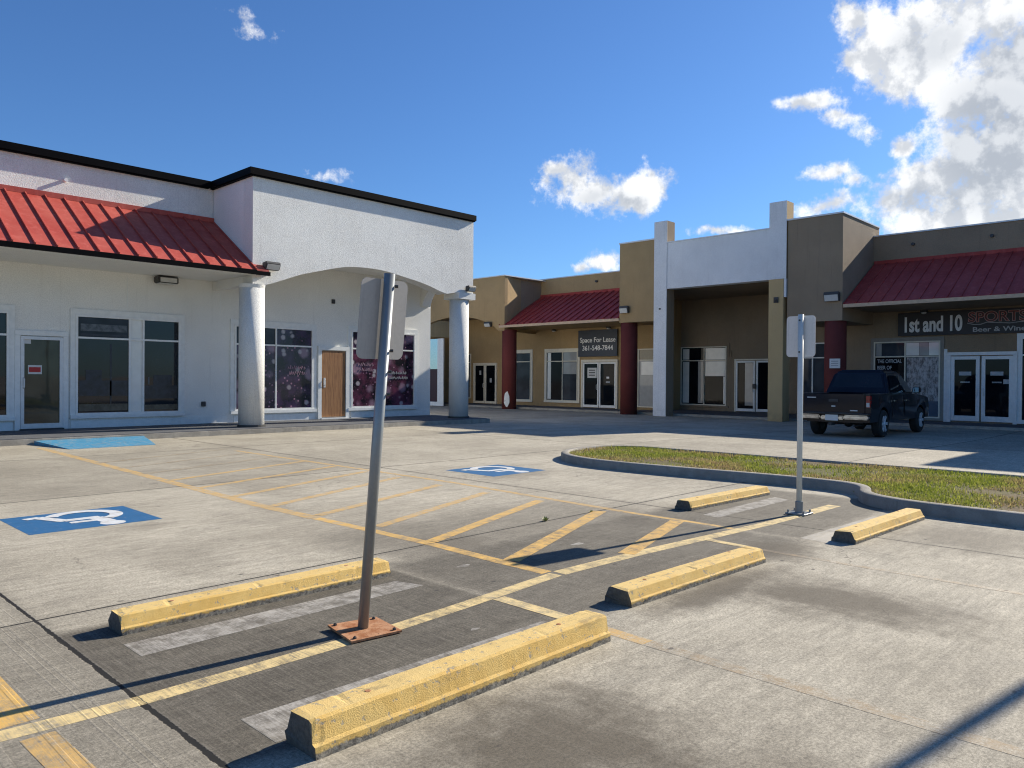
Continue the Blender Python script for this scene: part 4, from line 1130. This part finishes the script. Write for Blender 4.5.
text_obj('lettering', "SPORTS", WT, 7.30, 3.66, 0.50, 'letter_red', th, 1.05, 0.012, 0.140, 0.0, 'LEFT')
text_obj('lettering', "SPORTS", WT, 7.30, 3.66, 0.50, 'sign_black', th, 1.05, -0.006, 0.146, 0.0, 'LEFT')
bm = NB(); sw = [(7.32, 3.62), (7.1, 3.56), (6.9, 3.56), (6.7, 3.63), (6.4, 3.60), (6.0, 3.57), (5.6, 3.61), (5.2, 3.60)]
for (a0, b0), (a1, b1) in zip(sw, sw[1:]): cyl(bm, WT.pt(a0, 0.136, b0), WT.pt(a1, 0.136, b1), 0.016, seg=6)
obj('swoosh', bm, M['letter_grey'], th)
text_obj('lettering', "Beer & Wine", WT, 7.16, 3.30, 0.24, 'letter_grey', th, 1.28, 0.004, 0.136, 0.0, 'LEFT')
th = thing('column_notice', (28.5, 10.85, 2.1), 'small white notice on the maroon column behind the pickup truck', 'sign')
obj('plate', B(28.44, 28.47, 10.68, 11.06, 1.95, 2.30, bev=0.004), M['paper'], th)
for k in range(3): obj('print_line', B(28.434, 28.439, 10.74, 11.0, 2.03 + k * .08, 2.06 + k * .08), M['blind_grey'], th)


# ------------------------------------------------------------------ wheel stops
def wheel_stop(x0, x1, y0, h, seed, label, wd=0.22, rot=0.0):
    rr = random.Random(seed); bm = NB(); n = 72
    prof = [(0, 0), (0, h * .34), (wd * .055, h * .42), (wd * .15, h * .93), (wd * .21, h), (wd * .79, h), (wd * .85, h * .93), (wd * .945, h * .42), (wd, h * .34), (wd, 0)]
    rings = []
    L = x1 - x0
    for i in range(n + 1):
        s = i / n; ch = 0.0
        if i in (0, n): ch = 0.012
        ring = []
        for j, (a, b) in enumerate(prof):
            ja = (rr.random() - .5) * 0.0012; jb = (rr.random() - .5) * 0.0010
            if j in (0, 9): jb = 0; ja *= 2
            if rr.random() < 0.02 and j in (3, 4, 5, 6): jb -= rr.random() * 0.008
            aa = a + ja; bb = b + jb
            aa = wd / 2 + (aa - wd / 2) * (1 - ch); bb = bb * (1 - ch * 1.5)
            if i in (0, 1, n - 1, n) and 2 <= j <= 7 and ((seed * 7 + j + i) % 5 == 0): bb -= 0.005; aa = wd / 2 + (aa - wd / 2) * 0.985
            ring.append(bm.verts.new((x0 + L * s + (0.006 * math.sin(j * 2.1 + seed) if i in (0, n) else 0), y0 + aa + rot * L * s, max(bb, 0.0))))
        rings.append(ring)
    for a, b in zip(rings, rings[1:]):
        for j in range(9): bm.faces.new((a[j], a[j + 1], b[j + 1], b[j]))
    bm.faces.new(rings[0][::-1]); bm.faces.new(rings[-1]); bmesh.ops.recalc_face_normals(bm, faces=bm.faces)
    th = thing('wheel_stop', ((x0 + x1) / 2, y0 + wd / 2, 0), label, 'wheel stop', 'yellow concrete wheel stops')
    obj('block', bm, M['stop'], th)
    for px in (x0 + L * .17, x0 + L * .83):
        bm = NB(); cyl(bm, (px, y0 + wd / 2, h - .004), (px, y0 + wd / 2, h + .002), 0.013, seg=10); obj('anchor_pin', bm, M['rust'], th)


wheel_stop(1.60, 3.49, 2.56, 0.145, 1, 'biggest yellow wheel stop, nearest to the viewer beside the leaning sign pole')
wheel_stop(1.605, 3.49, 4.57, 0.112, 2, 'yellow wheel stop on the far side of the leaning sign pole')
wheel_stop(4.10, 5.90, 2.84, 0.108, 3, 'yellow wheel stop in the middle, ending where two yellow lines meet', rot=-0.03)
wheel_stop(7.62, 9.43, 4.48, 0.108, 4, 'yellow wheel stop nearest the grass island, farther than the upright sign pole', rot=-0.04)
wheel_stop(7.13, 8.95, 2.52, 0.108, 5, 'yellow wheel stop right of the upright sign pole, by the kerb', rot=-0.035)


# ------------------------------------------------------------------ sign posts
def plate_bm(c, ax, wd, h, up, th_=0.003, rad=0.04):
    """rounded rectangular plate centred at c, horizontal axis ax, up axis up"""
    ax = Vector(ax).normalized(); up = Vector(up).normalized(); nn = ax.cross(up).normalized()
    pts = []
    for sx, sy, a0 in ((1, -1, -90), (1, 1, 0), (-1, 1, 90), (-1, -1, 180)):
        for k in range(7):
            a = R(a0 + k * 15); pts.append((sx * (wd / 2 - rad) + rad * math.cos(a), sy * (h / 2 - rad) + rad * math.sin(a)))
    bm = NB(); prism(bm, pts, lambda a, b, d: Vector(c) + ax * a + up * b + nn * d, -th_ / 2, th_ / 2)
    return bm


sp = thing('sign_post', (2.616, 3.69, 0), 'leaning galvanised pole on a rusty base plate with the back of a small sign', 'sign post', 'parking sign posts')
p0 = Vector((2.618, 3.690, 0.012)); p1 = Vector((2.652, 3.50, 2.06)); ax = (p1 - p0).normalized()
bm = NB(); cyl(bm, p0, p1, 0.031, 0.031, 28); po = obj('pole', bm, M['galv'], sp, True)
for p in po.data.polygons:
    if len(p.vertices) > 4: p.use_smooth = False
sc_ = p0 + ax * 1.80 + Vector((-0.0, 0.036, 0.0))
obj('sign_plate', plate_bm(sc_, (1, 0.0, -0.0), 0.325, 0.455, ax), M['sign_back_dull'], sp)
for q in (1.985, 1.62, 1.5, 1.37):
    c = p0 + ax * q; bm = NB(); cyl(bm, c + Vector((.025, -.022, 0)), c + Vector((.040, -.034, 0)), 0.009, seg=8); obj('bolt', bm, M['dark'], sp)
bm = NB(); ang = R(-8); ca, sa = math.cos(ang), math.sin(ang)
pl = [(2.617 + a * ca - b * sa, 3.672 + a * sa + b * ca) for a, b in ((-.158, -.155), (.158, -.155), (.158, .155), (-.158, .155))]
prism(bm, pl, lambda a, b, d: (a, b, d), 0.006, 0.018)
for f in bm.faces: pass
for v in bm.verts:
    v.co.z += 0.012 if (v.co.x < 2.55 and v.co.y > 3.7) else 0
obj('base_plate', bm, M['rust'], sp)
for a, b in ((-.125, -.125), (.125, -.125), (.125, .125), (-.125, .125)):
    cx, cy = 2.617 + a * ca - b * sa, 3.672 + a * sa + b * ca; zz = 0.010 if (cx < 2.55 and cy > 3.7) else 0
    bm = NB(); cyl(bm, (cx, cy, 0.018 + zz), (cx, cy, 0.027 + zz), 0.011, seg=6); cyl(bm, (cx, cy, 0.027 + zz), (cx, cy, 0.032 + zz), 0.005, seg=8); obj('bolt', bm, M['dark'], sp)

sp2 = thing('sign_post', (8.316, 3.551, 0), 'upright pale metal pole near the kerb with the back of a rectangular sign', 'sign post', 'parking sign posts')
bm = NB(); cyl(bm, (8.316, 3.551, 0.02), (8.316, 3.551, 2.205), 0.030, seg=24); po = obj('pole', bm, M['galv_pale'], sp2, True)
for p in po.data.polygons:
    if len(p.vertices) > 4: p.use_smooth = False
obj('sign_plate', plate_bm((8.352, 3.565, 1.965), (0, 1, 0), 0.325, 0.455, (0, 0, 1)), M['sign_back'], sp2)
for z in (2.14, 1.79):
    bm = NB(); cyl(bm, (8.285, 3.551, z), (8.272, 3.551, z), 0.009, seg=8); obj('bolt', bm, M['dark'], sp2)
bm = NB(); bx(bm, 8.20, 8.43, 3.44, 3.66, 0.004, 0.02); bmesh.ops.bevel(bm, geom=bm.edges[:], offset=0.003, segments=1, affect='EDGES'); obj('base_plate', bm, M['galv'], sp2)
bm = NB(); cyl(bm, (8.316, 3.551, 0.02), (8.316, 3.551, 0.14), 0.042, seg=20); obj('collar', bm, M['galv'], sp2)
for a, b in ((-.085, -.085), (.085, -.085), (.085, .085), (-.085, .085)):
    bm = NB(); cyl(bm, (8.316 + a, 3.551 + b, 0.02), (8.316 + a, 3.551 + b, 0.05), 0.012, seg=6); obj('bolt', bm, M['galv'], sp2)

# ------------------------------------------------------------------ light pole on the island (right of the view, its shadow crosses the near concrete)
lp = thing('street_lamp', (11.6, -0.375, 0.1), 'tall grey light pole on the grass island right of the frame', 'street lamp')
bm = NB(); cyl(bm, (11.6, -0.375, 0.55), (11.6, -0.375, 8.2), 0.055, 0.04, 20); obj('pole', bm, M['galv'], lp, True)
bm = NB(); cyl(bm, (11.6, -0.375, 0.05), (11.6, -0.375, 0.55), 0.26, seg=24); obj('footing', bm, M['kerb'], lp)
bm = NB(); cyl(bm, (11.6, -0.375, 8.1), (12.6, -0.375, 8.25), 0.03, seg=10); obj('arm', bm, M['galv'], lp)
obj('lamp_head', B(12.5, 13.1, -0.55, -0.19, 8.2, 8.34, bev=0.03), M['dark'], lp)


# ------------------------------------------------------------------ pickup truck
def pickup():
    S = 1.07; hd = R(0.5); org = Vector((21.3, 8.2, -0.085))
    th = thing('pickup_truck', org, 'dark blue crew cab pickup truck parked facing the bar windows, seen from behind', 'truck')
    ch, sh = math.cos(hd), math.sin(hd)

    def T(bm):
        for v in bm.verts:
            x, y, z = v.co; v.co = Vector((org.x + S * (x * ch - y * sh), org.y + S * (x * sh + y * ch), org.z + S * z))
        bmesh.ops.recalc_face_normals(bm, faces=bm.faces)
        return bm

    def hexa(bm, c):  # 8 corner points: bottom 4 ccw, top 4 ccw
        v = [bm.verts.new(p) for p in c]
        for f in ((0, 3, 2, 1), (4, 5, 6, 7), (0, 1, 5, 4), (1, 2, 6, 5), (2, 3, 7, 6), (3, 0, 4, 7)): bm.faces.new([v[i] for i in f])

    def bev(bm, o, seg=2): bmesh.ops.bevel(bm, geom=bm.edges[:], offset=o, segments=seg, affect='EDGES', clamp_overlap=True); return bm
    # lower body side panels with wheel arches (two thick sides) + middle block
    body = NB()
    def arch(cx, r, n=10): return [(cx + r * math.cos(a), 0.36 + r * math.sin(a)) for a in [math.pi * k / n for k in range(n, -1, -1)]]
    low = 0.42
    bot = [(0.12, low)] + [(1.18 - 0.44, low)] + [p for p in arch(1.18, 0.44) if p[1] > low] + [(1.18 + .44, low), (4.37 - .44, low)] + [p for p in arch(4.37, 0.44) if p[1] > low] + [(4.37 + .44, low), (5.12, low)]

    def top(x):
        if x < 1.62: return 1.12
        if x < 4.0: return 1.12
        return 1.12 - (x - 4.0) * 0.10
    for sgn in (1, -1):
        yo, yi = 0.92 * sgn, 0.70 * sgn
        n = len(bot)
        cols = []
        for (x, z) in bot:
            tz = top(x); zm = (z + tz) / 2 if z < 0.7 else z + (tz - z) * .5
            cols.append([body.verts.new((x, 0.89 * sgn, z)), body.verts.new((x, yo, zm)), body.verts.new((x, 0.88 * sgn, tz)), body.verts.new((x, yi, tz)), body.verts.new((x, yi, z))])
        for a, b in zip(cols, cols[1:]):
            if abs(a[0].co.x - b[0].co.x) < 1e-6 and abs(a[0].co.z - b[0].co.z) < 1e-6: continue
            for k in range(5):
                l = (k + 1) % 5
                try: body.faces.new((a[k], a[l], b[l], b[k]))
                except ValueError: pass
        body.faces.new(cols[0]); body.faces.new(cols[-1][::-1])
    bx(body, 0.14, 5.0, -0.705, 0.705, 0.40, 0.62)            # floor pan
    bx(body, 1.72, 4.05, -0.71, 0.71, 0.62, 1.10)              # cab middle
    hexa(body, [(4.04, -.71, .62), (5.14, -.71, .5), (5.14, .71, .5), (4.04, .71, .62), (4.04, -.74, 1.135), (5.08, -.72, 1.0), (5.08, .72, 1.0), (4.04, .74, 1.135)])  # bonnet
    bx(body, 1.64, 1.715, -0.72, 0.72, 0.62, 1.12)
    bm_ = body; bmesh.ops.remove_doubles(bm_, verts=bm_.verts, dist=1e-5); bt = obj('body', T(bm_), M['car'], th)
    # greenhouse
    bm = NB(); hexa(bm, [(1.66, -.84, 1.10), (4.02, -.84, 1.10), (4.02, .84, 1.10), (1.66, .84, 1.10), (1.95, -.66, 1.73), (3.15, -.66, 1.74), (3.15, .66, 1.74), (1.95, .66, 1.73)])
    bev(bm, 0.06, 3); cab = obj('cab', T(bm), M['car'], th)
    bm = NB(); hexa(bm, [(1.98, -.60, 1.70), (3.1, -.60, 1.71), (3.1, .60, 1.71), (1.98, .60, 1.70), (2.05, -.54, 1.775), (3.0, -.54, 1.78), (3.0, .54, 1.78), (2.05, .54, 1.775)]); bev(bm, 0.03)
    obj('roof_panel', T(bm), M['car'], cab)

    def quad(pts, nrm, off=0.006):
        bm = NB(); nrm = Vector(nrm).normalized(); a = [bm.verts.new(Vector(p) + nrm * .001) for p in pts]; b = [bm.verts.new(Vector(p) + nrm * off) for p in pts]
        bm.faces.new(a); bm.faces.new(b[::-1])
        for i in range(len(pts)):
            j = (i + 1) % len(pts); bm.faces.new((a[i], b[i], b[j], a[j]))
        return T(bm)
    obj('rear_window', quad([(1.74, -.70, 1.22), (1.74, .70, 1.22), (1.92, .58, 1.65), (1.92, -.58, 1.65)], (-1, 0, .45), .02), M['glass_shop'], cab)
    obj('windscreen', quad([(3.90, -.74, 1.17), (3.90, .74, 1.17), (3.24, .60, 1.67), (3.24, -.60, 1.67)], (1, 0, 1.3), .02), M['glass'], cab)
    for s in (1, -1):
        for (xa, xb, xc, xd) in ((1.90, 2.74, 2.74, 2.08), (2.82, 3.74, 3.16, 2.82)):
            obj('side_window', quad([(xa, s * .822, 1.17), (xb, s * .822, 1.17), (xc, s * .70, 1.62), (xd, s * .70, 1.62)], (0, s, .28), .012), M['glass'], cab)
        # doors as slightly proud panels
        for (xa, xb) in ((1.80, 2.76), (2.79, 3.86)):
            bm = NB(); hexa(bm, [(xa, s * .88, .50), (xb, s * .88, .50), (xb, s * .925, .80), (xa, s * .925, .80), (xa, s * .86, 1.10), (xb, s * .86, 1.10), (xb, s * .888, 1.10), (xa, s * .888, 1.10)])
            dr = obj('door', quad([(xa, s * .898, .52), (xb, s * .898, .52), (xb, s * .921, .78), (xb, s * .886, 1.09), (xa, s * .886, 1.09), (xa, s * .921, .78)], (0, s, .05), .012), M['car'], th); bm.free()
            bm = NB(); bx(bm, xa + .06, xa + .24, s * .92, s * .955, .93, .97); bev(bm, 0.008); obj('handle', T(bm), M['chrome'], dr)
        bm = NB(); bx(bm, 3.42, 3.58, s * .93, s * 1.12, 1.13, 1.32); bev(bm, 0.03); mr = obj('wing_mirror', T(bm), M['car'], th)
        bm = NB(); bx(bm, 3.405, 3.418, s * .955, s * 1.10, 1.15, 1.30); obj('mirror_glass', T(bm), M['mirror'], mr)
        # lamps
        bm = NB(); bx(bm, 0.085, 0.20, s * .80, s * .905, 0.99, 1.09); bx(bm, 0.085, 0.20, s * .80, s * .905, .80, .985); bev(bm, 0.01)
        tl = obj('tail_light', T(bm), M['red_glass'], th)
        bm = NB(); bx(bm, 0.078, 0.084, s * .815, s * .89, .81, .92); obj('reverse_lens', T(bm), M['lens'], tl)
        bm = NB(); bx(bm, 5.02, 5.16, s * .60, s * .88, .80, .98); bev(bm, 0.02); obj('headlight', T(bm), M['lens'], th)
        # bed rail cap
        bm = NB(); bx(bm, 0.16, 1.66, s * .70, s * .89, 1.122, 1.145); obj('bed_rail', T(bm), M['dark'], th)
    # bed floor and front, tailgate, bumper
    bm = NB(); bx(bm, 0.09, 0.16, -.78, .78, .56, 1.13); bev(bm, 0.015); tg = obj('tailgate', T(bm), M['car'], th)
    bm = NB(); bx(bm, 0.078, 0.088, -.12, .12, .93, 1.0); obj('handle', T(bm), M['dark'], tg)
    bm = NB(); bx(bm, 0.080, 0.089, -.70, .70, .62, .66); obj('trim_strip', T(bm), M['dark'], tg)
    bm = NB(); bx(bm, 0.081, 0.088, .45, .68, 1.02, 1.045); bx(bm, 0.081, 0.088, -.6, -.42, .70, .725); obj('badge', T(bm), M['alu'], tg)
    bm = NB(); bx(bm, 0.083, 0.088, -.05, .05, .80, .83); obj('badge', T(bm), M['alu'], tg)
    bm = NB(); bx(bm, -.06, 0.10, -.90, -.30, .49, .60); bx(bm, -.06, 0.10, .30, .90, .49, .60); bx(bm, -.02, 0.10, -.295, .295, .47, .575); bev(bm, 0.025, 3)
    bp = obj('rear_bumper', T(bm), M['chrome'], th)
    bm = NB(); bx(bm, -.066, 0.098, -.90, .90, .622, .645); obj('bumper_step', T(bm), M['dark'], bp)
    bm = NB(); bx(bm, -.034, -.024, -.16, .16, .45, .60); obj('license_plate', T(bm), M['blind'], th)
    bm = NB(); bx(bm, 5.08, 5.2, -.9, .9, .42, .62); bev(bm, 0.03); obj('front_bumper', T(bm), M['chrome'], th)
    bm = NB(); bx(bm, 5.10, 5.15, -.55, .55, .64, .95); obj('grille', T(bm), M['dark'], th)
    # underbody: axle, tow hitch, exhaust
    bm = NB(); cyl(bm, (1.18, -.7, .36), (1.18, .7, .36), .05, seg=12); bmesh.ops.create_uvsphere(bm, u_segments=12, v_segments=8, radius=.13, matrix=Matrix.Translation((1.18, 0, .36))); obj('axle', T(bm), M['dark'], th)
    bm = NB(); bx(bm, -.14, 0.1, -.04, .04, .33, .40); obj('tow_hitch', T(bm), M['dark'], th)
    bm = NB(); cyl(bm, (0.1, -.5, .33), (1.0, -.45, .33), .03, seg=10); obj('exhaust', T(bm), M['dark'], th)
    # wheels
    for x in (1.18, 4.37):
        for s in (1, -1):
            bm = NB(); R0 = .365; yc = s * .795; w2 = .115
            ringp = [(R0 * .62, -w2), (R0 * .9, -w2), (R0 * .98, -w2 * .75), (R0, -w2 * .4), (R0, w2 * .4), (R0 * .98, w2 * .75), (R0 * .9, w2), (R0 * .62, w2)]
            n = 36; rs = [[bm.verts.new((x + r * math.cos(2 * math.pi * i / n), yc + y, .36 + r * math.sin(2 * math.pi * i / n))) for r, y in ringp] for i in range(n)]
            for i in range(n):
                a, b = rs[i], rs[(i + 1) % n]
                for k in range(8): bm.faces.new((a[k], a[(k + 1) % 8], b[(k + 1) % 8], b[k]))
            wl = obj('wheel', T(bm), M['rubber'], th)
            bm = NB(); yo = yc + s * .118; cyl(bm, (x, yc + s * .03, .36), (x, yc + s * .06, .36), R0 * .61, seg=28)
            cyl(bm, (x, yo - s * .03, .36), (x, yo + s * .01, .36), .055, .045, seg=12)
            for k in range(6):
                a = k * math.pi / 3; c1, s1 = math.cos(a), math.sin(a)
                p = [(r * c1 - q * s1, r * s1 + q * c1) for r, q in ((.04, -.028), (R0 * .60, -.04), (R0 * .60, .04), (.04, .028))]
                prism(bm, [(x + u, .36 + v) for u, v in p], lambda u, v, d: (u, d, v), yo - s * .03, yo)
            obj('rim', T(bm), M['rim'], wl)
            bm = NB(); cyl(bm, (x, yc - s * .1, .36), (x, yc + s * .02, .36), R0 * .60, seg=20); obj('brake_drum', T(bm), M['dark'], wl)
    # inner wheel wells so the arches are dark
    bm = NB()
    for x in (1.18, 4.37): bx(bm, x - .46, x + .46, -.66, .66, .60, .88)
    obj('wheel_well', T(bm), M['dark'], th)
    return th


pickup()


# ------------------------------------------------------------------ small ground things
def weed(x, y, s, n, seed, label):
    rr = random.Random(seed); bm = NB()
    for k in range(n):
        a = rr.uniform(0, 6.28); L = s * rr.uniform(.4, 1); e = rr.uniform(.3, 1.3); px, py = x + rr.gauss(0, s * .25), y + rr.gauss(0, s * .08)
        d_ = Vector((math.cos(a) * math.cos(e), math.sin(a) * math.cos(e), math.sin(e))); sd_ = Vector((-math.sin(a), math.cos(a), 0)) * L * .14
        p = Vector((px, py, 0)); v = [bm.verts.new(q) for q in (p, p + d_ * L * .5 + sd_, p + d_ * L, p + d_ * L * .5 - sd_)]
        bm.faces.new(v)
    mt_ = M['weed']; o_ = obj('weed', bm, mt_); tag(o_, label, 'weed', 'weeds in the joints')


mt, t = material("weed_leaf"); fin(t, t.mix(t.noise(t.pos(), 40), (0.20, 0.24, 0.05), (0.40, 0.42, 0.12)), 0.6); M['weed'] = mt
weed(5.98, 5.23, 0.06, 40, 1, 'bright little weed in the concrete joint by the hatched lines')
weed(6.75, 5.23, 0.03, 40, 2, 'flat dark weed in the joint where a yellow hatch line starts')
weed(10.35, 3.62, 0.12, 50, 6, 'green clover tuft at the bend of the island kerb')
mt, t = material("dark_clod"); fin(t, t.mix(t.noise(t.pos(), 60), (0.02, 0.018, 0.015), (0.07, 0.055, 0.04)), 0.9); M['clod'] = mt
for (x, y, s, lb) in ((2.47, 2.63, .028, 'dark clod of dirt in front of the nearest wheel stop'),):
    bm = NB(); bmesh.ops.create_icosphere(bm, subdivisions=2, radius=s, matrix=Matrix.Translation((x, y, s * .4)) @ Matrix.Diagonal((1.3, .8, .6, 1)))
    rr = random.Random(8)
    for v in bm.verts: v.co += Vector((rr.gauss(0, s * .12), rr.gauss(0, s * .12), rr.gauss(0, s * .1)))
    tag(obj('dirt_clod', bm, M['clod']), lb, 'dirt clod')
marks.free()
